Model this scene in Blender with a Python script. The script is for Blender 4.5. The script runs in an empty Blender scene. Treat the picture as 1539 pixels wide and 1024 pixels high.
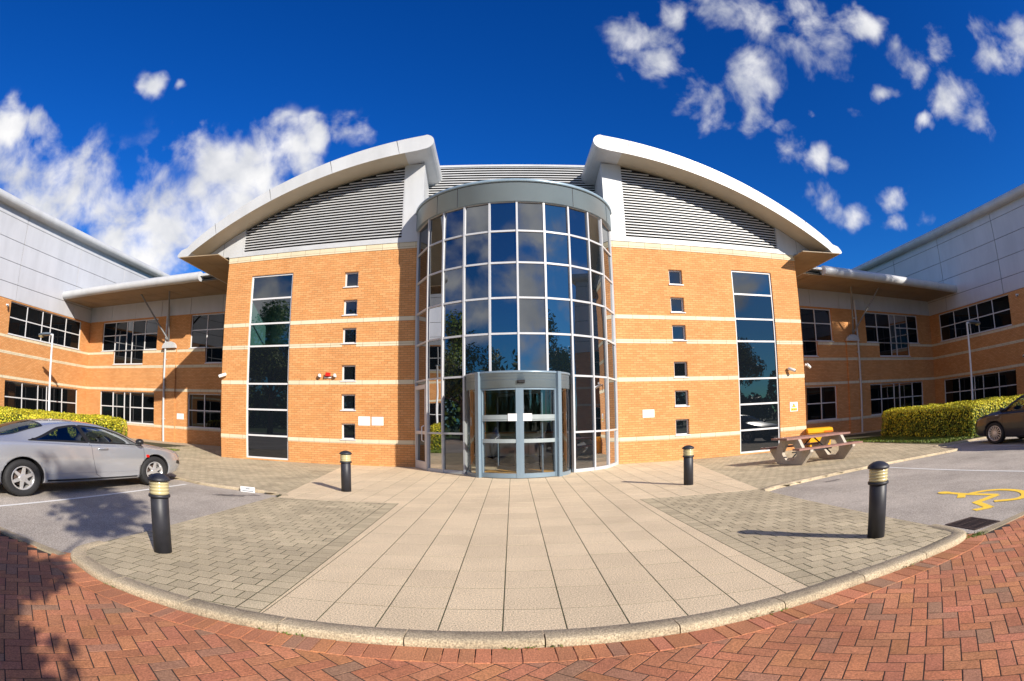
import bpy, bmesh, math, random
import numpy as np
from mathutils import Matrix, Vector
rnd = random.Random(7)
SC = bpy.context.scene
COL = SC.collection
R = math.radians

# ------------------------------------------------------------------ camera
cam = bpy.data.cameras.new('camera')
cam.type = 'PANO'
cam.panorama_type = 'FISHEYE_EQUISOLID'
cam.fisheye_lens = 20.236
cam.fisheye_fov = R(180)
cam.sensor_fit = 'HORIZONTAL'
cam.sensor_width = 36
cam.clip_start = 0.05
cam.clip_end = 6000
camo = bpy.data.objects.new('camera', cam)
COL.objects.link(camo)
RX = Vector((0.99971, -0.020709, -0.012295)); FW = Vector((0.022214, 0.990116, 0.138479)); UP = Vector((0.009306, -0.138712, 0.990289))
m = Matrix.Identity(4)
for i in range(3):
    m[i][0] = RX[i]; m[i][1] = UP[i]; m[i][2] = -FW[i]; 
m[2][3] = 1.515
camo.matrix_world = m
SC.camera = camo

# ------------------------------------------------------------------ light
SUN_EL = 25.5
LD = Vector((-0.64, 0.768, 0)).normalized()          # the way the sunlight travels over the ground
sd = bpy.data.lights.new('sun', 'SUN')
sd.energy = 5.0; sd.angle = R(0.53); sd.color = (1.0, 0.92, 0.81)
so = bpy.data.objects.new('sun', sd); COL.objects.link(so)
ld3 = Vector((LD.x*math.cos(R(SUN_EL)), LD.y*math.cos(R(SUN_EL)), -math.sin(R(SUN_EL))))
so.rotation_euler = ld3.to_track_quat('-Z', 'Y').to_euler()
so.location = (20, -20, 30)
SC.view_settings.view_transform = 'Standard'
SC.view_settings.look = 'None'
SC.view_settings.exposure = 0.6
SC.view_settings.gamma = 1.0

# ------------------------------------------------------------------ world: sky and clouds
W = bpy.data.worlds.new('World'); SC.world = W; W.use_nodes = True
nt = W.node_tree; N = nt.nodes; L = nt.links
N.clear()
def nd(t, **kw):
    n = N.new(t)
    for k, v in kw.items(): setattr(n, k, v)
    return n
def mth(op, a, b=None, c=None, clamp=False):
    n = nd('ShaderNodeMath', operation=op, use_clamp=clamp)
    for i, v in enumerate((a, b, c)):
        if v is None: continue
        if isinstance(v, (int, float)): n.inputs[i].default_value = v
        else: L.new(v, n.inputs[i])
    return n.outputs[0]
sky = nd('ShaderNodeTexSky', sky_type='NISHITA', sun_disc=False)
sky.sun_elevation = R(SUN_EL)
sky.sun_rotation = math.atan2(-LD.x, -LD.y)
sky.air_density = 1.0; sky.dust_density = 0.2; sky.ozone_density = 3.0
tc = nd('ShaderNodeTexCoord')
dirn = tc.outputs['Generated']
nz = nd('ShaderNodeTexNoise'); nz.inputs['Scale'].default_value = 11.0; nz.inputs['Detail'].default_value = 8; nz.inputs['Roughness'].default_value = 0.54
nz.inputs['Distortion'].default_value = 0.25
L.new(dirn, nz.inputs['Vector'])
nz2 = nd('ShaderNodeTexNoise'); nz2.inputs['Scale'].default_value = 2.6; nz2.inputs['Detail'].default_value = 5
L.new(dirn, nz2.inputs['Vector'])
CLOUDS = [(-0.716,0.621,0.318,0.100),(-0.629,0.724,0.284,0.069),(-0.466,0.810,0.355,0.081),(-0.391,0.830,0.399,0.062),(-0.754,0.610,0.242,0.069),(-0.723,0.599,0.345,0.092),(-0.753,0.521,0.401,0.052),(-0.716,0.558,0.420,0.046),(-0.681,0.656,0.325,0.081),(-0.646,0.701,0.301,0.069),(-0.743,0.602,0.293,0.092),(-0.464,0.789,0.402,0.087),(-0.497,0.793,0.352,0.092),(-0.550,0.774,0.315,0.069),(-0.390,0.815,0.429,0.069),(-0.336,0.844,0.418,0.058),(-0.302,0.837,0.457,0.046),(-0.247,0.853,0.460,0.044),(-0.571,0.778,0.260,0.069),(-0.572,0.652,0.497,0.030),(-0.609,0.622,0.492,0.018),(-0.533,0.681,0.501,0.023),(0.245,0.747,0.618,0.049),(0.263,0.779,0.570,0.042),(0.276,0.715,0.643,0.046),(0.349,0.685,0.639,0.052),(0.421,0.653,0.629,0.052),(0.346,0.779,0.524,0.052),(0.398,0.751,0.527,0.058),(0.422,0.775,0.471,0.052),(0.465,0.771,0.436,0.044),(0.499,0.639,0.586,0.052),(0.544,0.625,0.559,0.052),(0.569,0.583,0.580,0.035),(0.481,0.621,0.619,0.035),(0.532,0.743,0.406,0.028),(0.557,0.732,0.392,0.018),(0.629,0.575,0.523,0.037),(0.616,0.627,0.477,0.023),(0.673,0.510,0.536,0.030),(0.704,0.548,0.451,0.044),(0.727,0.535,0.431,0.035),(0.750,0.431,0.502,0.049),(0.767,0.380,0.517,0.042),(0.545,0.773,0.326,0.035),(0.584,0.748,0.314,0.035),(0.524,0.779,0.343,0.023),(0.636,0.700,0.324,0.030),(0.647,0.707,0.286,0.023),(0.692,0.663,0.285,0.021),(0.583,0.669,0.461,0.021),(0.795,0.517,0.318,0.016),(0.674,0.603,0.427,0.021),(0.523,0.710,0.471,0.016)]
wz = nd('ShaderNodeTexNoise'); wz.inputs['Scale'].default_value = 6.5; wz.inputs['Detail'].default_value = 4; wz.inputs['Roughness'].default_value = 0.55
L.new(dirn, wz.inputs['Vector'])
w1 = nd('ShaderNodeVectorMath', operation='SUBTRACT'); L.new(wz.outputs['Color'], w1.inputs[0]); w1.inputs[1].default_value = (.5, .5, .5)
w2 = nd('ShaderNodeVectorMath', operation='MULTIPLY_ADD'); L.new(w1.outputs[0], w2.inputs[0]); w2.inputs[1].default_value = (.11, .11, .11); L.new(dirn, w2.inputs[2])
acc = None
for cxd, cyd, czd, rr in CLOUDS:
    vd = nd('ShaderNodeVectorMath', operation='DISTANCE')
    L.new(w2.outputs[0], vd.inputs[0]); vd.inputs[1].default_value = (cxd, cyd, czd)
    mr = nd('ShaderNodeMapRange', interpolation_type='SMOOTHSTEP')
    L.new(vd.outputs['Value'], mr.inputs[0])
    mr.inputs[1].default_value = rr*((1.9 if czd < .39 else 1.4) if cxd < 0 else 2.1); mr.inputs[2].default_value = 0.0
    mr.inputs[3].default_value = 0.0; mr.inputs[4].default_value = 1.0
    acc = mr.outputs[0] if acc is None else mth('MAXIMUM', acc, mr.outputs[0])
sep = nd('ShaderNodeSeparateXYZ'); L.new(dirn, sep.inputs[0])
back = nd('ShaderNodeMapRange', interpolation_type='SMOOTHSTEP'); L.new(sep.outputs[1], back.inputs[0])
back.inputs[1].default_value = 0.10; back.inputs[2].default_value = -0.15
bk = mth('MULTIPLY', back.outputs[0], mth('MULTIPLY_ADD', nz2.outputs[0], 6.0, -2.5, clamp=True))
bias = mth('MAXIMUM', acc, bk)
thin = nd('ShaderNodeMapRange'); L.new(sep.outputs[0], thin.inputs[0]); thin.inputs[1].default_value = -.1; thin.inputs[2].default_value = .2; thin.inputs[3].default_value = .30; thin.inputs[4].default_value = .02
den = mth('ADD', mth('ADD', bias, thin.outputs[0]), mth('MULTIPLY_ADD', nz.outputs[0], 3.0, -2.0))
dm = nd('ShaderNodeMapRange', interpolation_type='SMOOTHSTEP'); L.new(den, dm.inputs[0])
dm.inputs[1].default_value = 0.0; dm.inputs[2].default_value = 0.90
gate = mth('MULTIPLY', dm.outputs[0], mth('MULTIPLY', bias, 4.0, clamp=True))
hs = nd('ShaderNodeHueSaturation'); hs.inputs['Saturation'].default_value = 1.35
hs.inputs['Hue'].default_value = 0.505
L.new(sky.outputs[0], hs.inputs['Color'])
tint = nd('ShaderNodeMix', data_type='RGBA', blend_type='MULTIPLY'); tint.inputs[0].default_value = 1.0
L.new(hs.outputs[0], tint.inputs[6]); tint.inputs[7].default_value = (0.245, 0.79, 1.36, 1)
nz3 = nd('ShaderNodeTexNoise'); nz3.inputs['Scale'].default_value = 14.0; nz3.inputs['Detail'].default_value = 6
L.new(dirn, nz3.inputs['Vector'])
cr = nd('ShaderNodeMapRange'); L.new(nz3.outputs[0], cr.inputs[0])
cr.inputs[1].default_value = 0.3; cr.inputs[2].default_value = 0.7
cc = nd('ShaderNodeMix', data_type='RGBA'); L.new(cr.outputs[0], cc.inputs[0])
cc.inputs[6].default_value = (6.0, 6.3, 7.1, 1); cc.inputs[7].default_value = (10.6, 10.5, 10.5, 1)
mx = nd('ShaderNodeMix', data_type='RGBA'); L.new(gate, mx.inputs[0]); L.new(tint.outputs[2], mx.inputs[6]); L.new(cc.outputs[2], mx.inputs[7])
bg = nd('ShaderNodeBackground'); bg.inputs[1].default_value = 0.064
L.new(mx.outputs[2], bg.inputs[0])
wo = nd('ShaderNodeOutputWorld'); L.new(bg.outputs[0], wo.inputs[0])

# ------------------------------------------------------------------ materials
def mat(name, col, rough=0.6, metal=0.0, spec=0.5, noise=None, bump=None, coat=0.0, tintattr=None, rvar=0.0, dirt=None):
    """noise=(scale, amount, detail[, second colour]) mottles the colour; bump=(scale, strength); tintattr=amount varies by face attribute"""
    M = bpy.data.materials.new(name); M.use_nodes = True
    t = M.node_tree; n = t.nodes; l = t.links
    b = n['Principled BSDF']
    b.inputs['Base Color'].default_value = (*col, 1); b.inputs['Roughness'].default_value = rough
    b.inputs['Metallic'].default_value = metal; b.inputs['Specular IOR Level'].default_value = spec
    b.inputs['Coat Weight'].default_value = coat; b.inputs['Coat Roughness'].default_value = 0.03
    src = None
    tcn = n.new('ShaderNodeTexCoord')
    if noise:
        z = n.new('ShaderNodeTexNoise'); z.inputs['Scale'].default_value = noise[0]; z.inputs['Detail'].default_value = noise[2] if len(noise) > 2 else 4
        l.new(tcn.outputs['Object'], z.inputs['Vector'])
        rp = n.new('ShaderNodeMapRange'); rp.inputs[1].default_value = 0.3; rp.inputs[2].default_value = 0.7
        l.new(z.outputs[0], rp.inputs[0])
        mxx = n.new('ShaderNodeMix'); mxx.data_type = 'RGBA'; l.new(rp.outputs[0], mxx.inputs[0])
        c2 = noise[3] if len(noise) > 3 else tuple(c*(1-noise[1]) for c in col)
        mxx.inputs[6].default_value = (*c2, 1)
        mxx.inputs[7].default_value = (*(col if len(noise) > 3 else tuple(min(1, c*(1+noise[1]*(.35 if noise[1] > .3 else 1))) for c in col)), 1)
        src = mxx.outputs[2]
        if rvar:
            rr = n.new('ShaderNodeMapRange'); rr.inputs[3].default_value = rough-rvar; rr.inputs[4].default_value = rough+rvar
            l.new(z.outputs[0], rr.inputs[0]); l.new(rr.outputs[0], b.inputs['Roughness'])
    if tintattr:
        a = n.new('ShaderNodeAttribute'); a.attribute_name = 'tint'
        mul = n.new('ShaderNodeMix'); mul.data_type = 'RGBA'; mul.blend_type = 'MULTIPLY'; mul.inputs[0].default_value = 1
        if src: l.new(src, mul.inputs[6])
        else: mul.inputs[6].default_value = (*col, 1)
        l.new(a.outputs['Color'], mul.inputs[7]); src = mul.outputs[2]
    if dirt:      # broad weathering: (scale, darkest, lightest, vertical stretch)
        mp = n.new('ShaderNodeMapping'); mp.inputs['Scale'].default_value = (1, 1, dirt[3] if len(dirt) > 3 else 1)
        l.new(tcn.outputs['Object'], mp.inputs[0])
        z = n.new('ShaderNodeTexNoise'); z.inputs['Scale'].default_value = dirt[0]; z.inputs['Detail'].default_value = 9; z.inputs['Roughness'].default_value = 0.62
        l.new(mp.outputs[0], z.inputs['Vector'])
        rp = n.new('ShaderNodeMapRange'); rp.inputs[1].default_value = 0.32; rp.inputs[2].default_value = 0.62; rp.inputs[3].default_value = dirt[1]; rp.inputs[4].default_value = dirt[2]
        l.new(z.outputs[0], rp.inputs[0])
        mul = n.new('ShaderNodeMix'); mul.data_type = 'RGBA'; mul.blend_type = 'MULTIPLY'; mul.inputs[0].default_value = 1
        if src: l.new(src, mul.inputs[6])
        else: mul.inputs[6].default_value = (*col, 1)
        l.new(rp.outputs[0], mul.inputs[7]); src = mul.outputs[2]
    if src: l.new(src, b.inputs['Base Color'])
    if bump:
        z = n.new('ShaderNodeTexNoise'); z.inputs['Scale'].default_value = bump[0]; z.inputs['Detail'].default_value = 6
        l.new(tcn.outputs['Object'], z.inputs['Vector'])
        bp = n.new('ShaderNodeBump'); bp.inputs['Strength'].default_value = bump[1]; bp.inputs['Distance'].default_value = 0.01
        l.new(z.outputs[0], bp.inputs['Height']); l.new(bp.outputs[0], b.inputs['Normal'])
    return M

def brick_mat(name, c1, c2, mortar, bw, rh, msize, offset=0.5, rough=0.85, bumpd=0.004, big=0.12):
    M = bpy.data.materials.new(name); M.use_nodes = True
    t = M.node_tree; n = t.nodes; l = t.links; b = n['Principled BSDF']
    b.inputs['Roughness'].default_value = rough; b.inputs['Specular IOR Level'].default_value = 0.25
    uv = n.new('ShaderNodeUVMap'); uv.uv_map = 'UVMap'
    br = n.new('ShaderNodeTexBrick'); br.offset = offset; br.squash = 1.0
    br.inputs['Scale'].default_value = 1.0
    br.inputs['Brick Width'].default_value = bw; br.inputs['Row Height'].default_value = rh
    br.inputs['Mortar Size'].default_value = msize; br.inputs['Mortar Smooth'].default_value = 0.25
    br.inputs['Bias'].default_value = 0.0
    br.inputs['Color1'].default_value = (*c1, 1); br.inputs['Color2'].default_value = (*c2, 1); br.inputs['Mortar'].default_value = (*mortar, 1)
    l.new(uv.outputs[0], br.inputs['Vector'])
    tcn = n.new('ShaderNodeTexCoord')
    z = n.new('ShaderNodeTexNoise'); z.inputs['Scale'].default_value = 0.9; z.inputs['Detail'].default_value = 5; z.inputs['Roughness'].default_value = 0.6
    l.new(uv.outputs[0], z.inputs['Vector'])
    mr = n.new('ShaderNodeMapRange'); mr.inputs[1].default_value = 0.3; mr.inputs[2].default_value = 0.7; mr.inputs[3].default_value = 1-big; mr.inputs[4].default_value = 1+big
    l.new(z.outputs[0], mr.inputs[0])
    z2 = n.new('ShaderNodeTexNoise'); z2.inputs['Scale'].default_value = 45; z2.inputs['Detail'].default_value = 3
    l.new(uv.outputs[0], z2.inputs['Vector'])
    mr2 = n.new('ShaderNodeMapRange'); mr2.inputs[3].default_value = 0.82; mr2.inputs[4].default_value = 1.18
    l.new(z2.outputs[0], mr2.inputs[0])
    mm = n.new('ShaderNodeMath'); mm.operation = 'MULTIPLY'; l.new(mr.outputs[0], mm.inputs[0]); l.new(mr2.outputs[0], mm.inputs[1])
    mul = n.new('ShaderNodeMix'); mul.data_type = 'RGBA'; mul.blend_type = 'MULTIPLY'; mul.inputs[0].default_value = 1
    l.new(br.outputs['Color'], mul.inputs[6]); l.new(mm.outputs[0], mul.inputs[7])
    l.new(mul.outputs[2], b.inputs['Base Color'])
    bp = n.new('ShaderNodeBump'); bp.inputs['Strength'].default_value = 0.7; bp.inputs['Distance'].default_value = bumpd; bp.invert = True
    l.new(br.outputs['Fac'], bp.inputs['Height']); l.new(bp.outputs[0], b.inputs['Normal'])
    return M

def glass_mat(name, refl, see, dark, rough=0.01, fres=0.75):
    """window glass: share of mirror reflection, share seen through (tinted), the rest dark"""
    M = bpy.data.materials.new(name); M.use_nodes = True
    t = M.node_tree; n = t.nodes; l = t.links; n.clear()
    o = n.new('ShaderNodeOutputMaterial')
    g = n.new('ShaderNodeBsdfGlossy'); g.inputs['Roughness'].default_value = rough; g.inputs['Color'].default_value = (0.95, 0.97, 1.0, 1)
    lw = n.new('ShaderNodeLayerWeight'); lw.inputs['Blend'].default_value = 0.25
    mr = n.new('ShaderNodeMapRange'); mr.inputs[3].default_value = refl; mr.inputs[4].default_value = min(1, refl+fres)
    l.new(lw.outputs['Fresnel'], mr.inputs[0])
    if see:
        d = n.new('ShaderNodeBsdfTransparent'); d.inputs['Color'].default_value = (*see, 1)
    else:
        d = n.new('ShaderNodeBsdfDiffuse'); d.inputs['Color'].default_value = (*dark, 1)
    m1 = n.new('ShaderNodeMixShader'); l.new(mr.outputs[0], m1.inputs[0]); l.new(d.outputs[0], m1.inputs[1]); l.new(g.outputs[0], m1.inputs[2])
    l.new(m1.outputs[0], o.inputs[0])
    # faint waviness of float glass
    tcn = n.new('ShaderNodeTexCoord'); z = n.new('ShaderNodeTexNoise'); z.inputs['Scale'].default_value = 0.8; z.inputs['Detail'].default_value = 1
    l.new(tcn.outputs['Object'], z.inputs['Vector'])
    bp = n.new('ShaderNodeBump'); bp.inputs['Strength'].default_value = 0.12; bp.inputs['Distance'].default_value = 0.02
    l.new(z.outputs[0], bp.inputs['Height']); l.new(bp.outputs[0], g.inputs['Normal'])
    return M

BR = brick_mat('buff_orange_brick', (0.64, 0.315, 0.125), (0.55, 0.245, 0.085), (0.36, 0.185, 0.075), 0.225, 0.075, 0.009, big=0.08)
STONE = brick_mat('cream_stone', (0.66, 0.58, 0.42), (0.60, 0.52, 0.36), (0.20, 0.15, 0.09), 0.6, 0.15, 0.006, 0.0, bumpd=0.003, big=0.07)
WHITE = mat('white_coated_metal', (0.48, 0.49, 0.50), 0.38, noise=(0.7, 0.05, 6), rvar=0.06, dirt=(1.6, .90, 1.03, .35))
CLAD = mat('white_cladding_panel', (0.49, 0.50, 0.53), 0.42, noise=(0.35, 0.05, 5), rvar=0.06, dirt=(1.4, .92, 1.03, .25))
JOINT = mat('dark_joint', (0.03, 0.03, 0.035), 0.8)
FRAME = mat('white_window_frame', (0.60, 0.60, 0.61), 0.35, noise=(3, 0.05))
FRAMT = mat('grey_curtain_wall_frame', (0.47, 0.48, 0.50), 0.35, noise=(3, 0.05))
LOUV = mat('white_louvre_blade', (0.50, 0.505, 0.51), 0.4, noise=(2, 0.06))
BLACK = mat('dark_void', (0.012, 0.012, 0.014), 0.8)
SOFF = mat('cream_soffit_board', (0.44, 0.39, 0.30), 0.6, noise=(1.2, 0.08, 5))
SOFB = mat('brown_soffit_board', (0.27, 0.20, 0.125), 0.6, noise=(1.2, 0.12, 5))
BLUE = mat('blue_grey_metal', (0.20, 0.27, 0.33), 0.32, 0.25, noise=(1.0, 0.06, 4), rvar=0.05)
RINGM = mat('pale_blue_grey_metal', (0.26, 0.35, 0.42), 0.30, 0.25, noise=(1.0, 0.05, 4), rvar=0.05)
BLUED = mat('dark_blue_grey_metal', (0.10, 0.14, 0.19), 0.35, 0.2, noise=(2, 0.06))
GL = glass_mat('reflective_glass', 0.19, None, (0.004, 0.008, 0.012), fres=0.38)
GLN = glass_mat('dark_window_glass', 0.075, None, (0.005, 0.007, 0.010), fres=0.5)
RAIL = mat('grey_green_door_rail', (0.27, 0.31, 0.32), 0.4, noise=(5, 0.06))
GLT = glass_mat('tinted_glass', 0.13, (0.30, 0.47, 0.46), None)
GLC = glass_mat('door_glass', 0.08, (0.76, 0.79, 0.78), None, fres=0.5)
GLW = glass_mat('office_window_glass', 0.03, None, (0.004, 0.005, 0.006), fres=0.35)
ROOMW = mat('white_room_wall', (0.66, 0.70, 0.68), 0.8, noise=(1, 0.04))
ROOMS = mat('grey_stair_wall', (0.42, 0.47, 0.45), 0.8, noise=(1, 0.04))
ROOMD = mat('dim_room_wall', (0.10, 0.10, 0.10), 0.8, noise=(1, 0.1))
SLABM = mat('exposed_aggregate_slab', (0.86, 0.665, 0.45), 0.85, spec=0.3, noise=(80, 0.62, 3), bump=(130, 0.8), tintattr=1, dirt=(.8, .90, 1.05))
SLABJ = mat('mossy_joint', (0.045, 0.036, 0.018), 0.95, noise=(5, 0.5, 5, (0.045, 0.055, 0.012)))
PAVM = mat('grey_buff_paver', (0.60, 0.50, 0.335), 0.9, spec=0.3, noise=(75, 0.5, 4), bump=(110, 0.9), tintattr=1, dirt=(.9, .78, 1.06))
REDM = mat('red_clay_paver', (0.56, 0.225, 0.112), 0.85, spec=0.3, noise=(75, 0.42, 5), bump=(100, 0.9), tintattr=1, dirt=(1.1, .80, 1.08))
REDJ = mat('dark_sand_joint', (0.035, 0.022, 0.016), 0.95, noise=(8, 0.4, 5))
KERBM = mat('exposed_aggregate_kerb', (0.60, 0.49, 0.33), 0.9, spec=0.3, noise=(75, 0.55, 3), bump=(80, 1.0), tintattr=1, dirt=(1.5, .75, 1.06))
ASPH = None
def asphalt():
    M = mat('worn_asphalt', (0.51, 0.45, 0.385), 0.9, spec=0.3, noise=(75, 0.6, 3), bump=(110, 1.0))
    t = M.node_tree; n = t.nodes; l = t.links; b = n['Principled BSDF']
    src = b.inputs['Base Color'].links[0].from_socket
    tcn = n.new('ShaderNodeTexCoord'); z = n.new('ShaderNodeTexNoise'); z.inputs['Scale'].default_value = 0.55; z.inputs['Detail'].default_value = 8; z.inputs['Roughness'].default_value = 0.65
    l.new(tcn.outputs['Object'], z.inputs['Vector'])
    mr = n.new('ShaderNodeMapRange'); mr.inputs[1].default_value = 0.3; mr.inputs[2].default_value = 0.7; mr.inputs[3].default_value = 0.72; mr.inputs[4].default_value = 1.2
    l.new(z.outputs[0], mr.inputs[0])
    mul = n.new('ShaderNodeMix'); mul.data_type = 'RGBA'; mul.blend_type = 'MULTIPLY'; mul.inputs[0].default_value = 1
    l.new(src, mul.inputs[6]); l.new(mr.outputs[0], mul.inputs[7]); l.new(mul.outputs[2], b.inputs['Base Color'])
    return M
ASPH = asphalt()
LINEW = mat('worn_white_paint', (0.74, 0.73, 0.70), 0.8, noise=(30, 0.12, 6))
LINEY = mat('worn_yellow_paint', (0.88, 0.57, 0.05), 0.8, noise=(30, 0.15, 6))
GRAV = mat('pale_gravel', (0.52, 0.42, 0.29), 0.95, noise=(60, 0.5, 4), bump=(70, 1.0))
SOIL = mat('rough_grass_soil', (0.10, 0.10, 0.035), 0.95, noise=(9, 0.5, 6), bump=(40, 0.8))
FARG = mat('mown_grass', (0.07, 0.11, 0.025), 0.95, noise=(2.5, 0.35, 8), bump=(60, 0.6))
BOLM = mat('black_bollard_paint', (0.020, 0.021, 0.028), 0.5, noise=(6, 0.25, 5))
LENS = mat('yellowed_lens', (0.50, 0.44, 0.24), 0.22, noise=(4, 0.1))
LENSI = mat('pale_lamp_core', (0.62, 0.62, 0.50), 0.3)
STRUT = mat('dark_grey_strut', (0.20, 0.205, 0.21), 0.45, 0.3, noise=(6, 0.1))
STEEL = mat('galvanised_steel', (0.50, 0.51, 0.53), 0.4, 0.6, noise=(6, 0.1))
POSTM = mat('pale_grey_post', (0.62, 0.63, 0.65), 0.4, noise=(5, 0.06))
RUB = mat('black_rubber', (0.016, 0.016, 0.017), 0.75, noise=(30, 0.2))
SIGNW = mat('white_sign_plate', (0.80, 0.80, 0.80), 0.35)
INKG = mat('grey_print', (0.20, 0.22, 0.25), 0.6)
INKK = mat('black_print', (0.02, 0.02, 0.02), 0.6)
INKY = mat('yellow_print', (0.80, 0.58, 0.02), 0.5)
REDP = mat('red_plastic', (0.55, 0.02, 0.012), 0.3)
CAMW = mat('white_plastic', (0.74, 0.74, 0.72), 0.35)
SILV = mat('silver_car_paint', (0.50, 0.515, 0.545), 0.26, 0.6, coat=1.0, noise=(400, 0.05))
DARKC = mat('dark_grey_car_paint', (0.012, 0.011, 0.013), 0.35, 0.0, coat=0.45, noise=(400, 0.08))
CARG = glass_mat('car_glass', 0.05, (0.55, 0.62, 0.58), None, fres=0.5)
TRIM = mat('black_car_trim', (0.012, 0.012, 0.013), 0.4)
ALLOY = mat('alloy_wheel', (0.62, 0.61, 0.60), 0.28, 0.6, noise=(20, 0.05))
CARIN = mat('dark_car_interior', (0.02, 0.02, 0.022), 0.85)
ORNG = mat('orange_lens', (0.75, 0.18, 0.02), 0.25)
REDL = mat('red_lens', (0.70, 0.015, 0.01), 0.2)
CLEARL = mat('clear_lens', (0.55, 0.57, 0.60), 0.08, 0.5)
CONC = mat('concrete_leg', (0.46, 0.40, 0.33), 0.9, noise=(14, 0.12, 6), bump=(60, 0.4))
PLNK = mat('red_brown_recycled_plank', (0.25, 0.125, 0.10), 0.6, noise=(7, 0.2, 6))
BINY = mat('yellow_bin_plastic', (0.85, 0.42, 0.012), 0.4, noise=(3, 0.06))
BINO = mat('orange_bin_edge', (0.80, 0.16, 0.015), 0.4)
MATO = mat('orange_coir_mat', (0.85, 0.38, 0.04), 0.95, noise=(40, 0.3))
BARK = mat('grey_brown_bark', (0.10, 0.075, 0.05), 0.95, noise=(6, 0.35, 6), bump=(20, 0.8))
LEAFY = mat('yellow_green_hedge_leaf', (0.68, 0.62, 0.04), 0.55, spec=0.3, tintattr=1)
LEAFG = mat('green_tree_leaf', (0.12, 0.19, 0.035), 0.55, spec=0.3, tintattr=1)
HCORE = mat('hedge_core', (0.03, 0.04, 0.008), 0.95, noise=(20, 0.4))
GRAT = mat('rusty_cast_iron', (0.060, 0.035, 0.025), 0.7, noise=(25, 0.4))
TIMB = mat('pale_timber_panel', (0.45, 0.24, 0.10), 0.6, noise=(3, 0.15))

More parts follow.
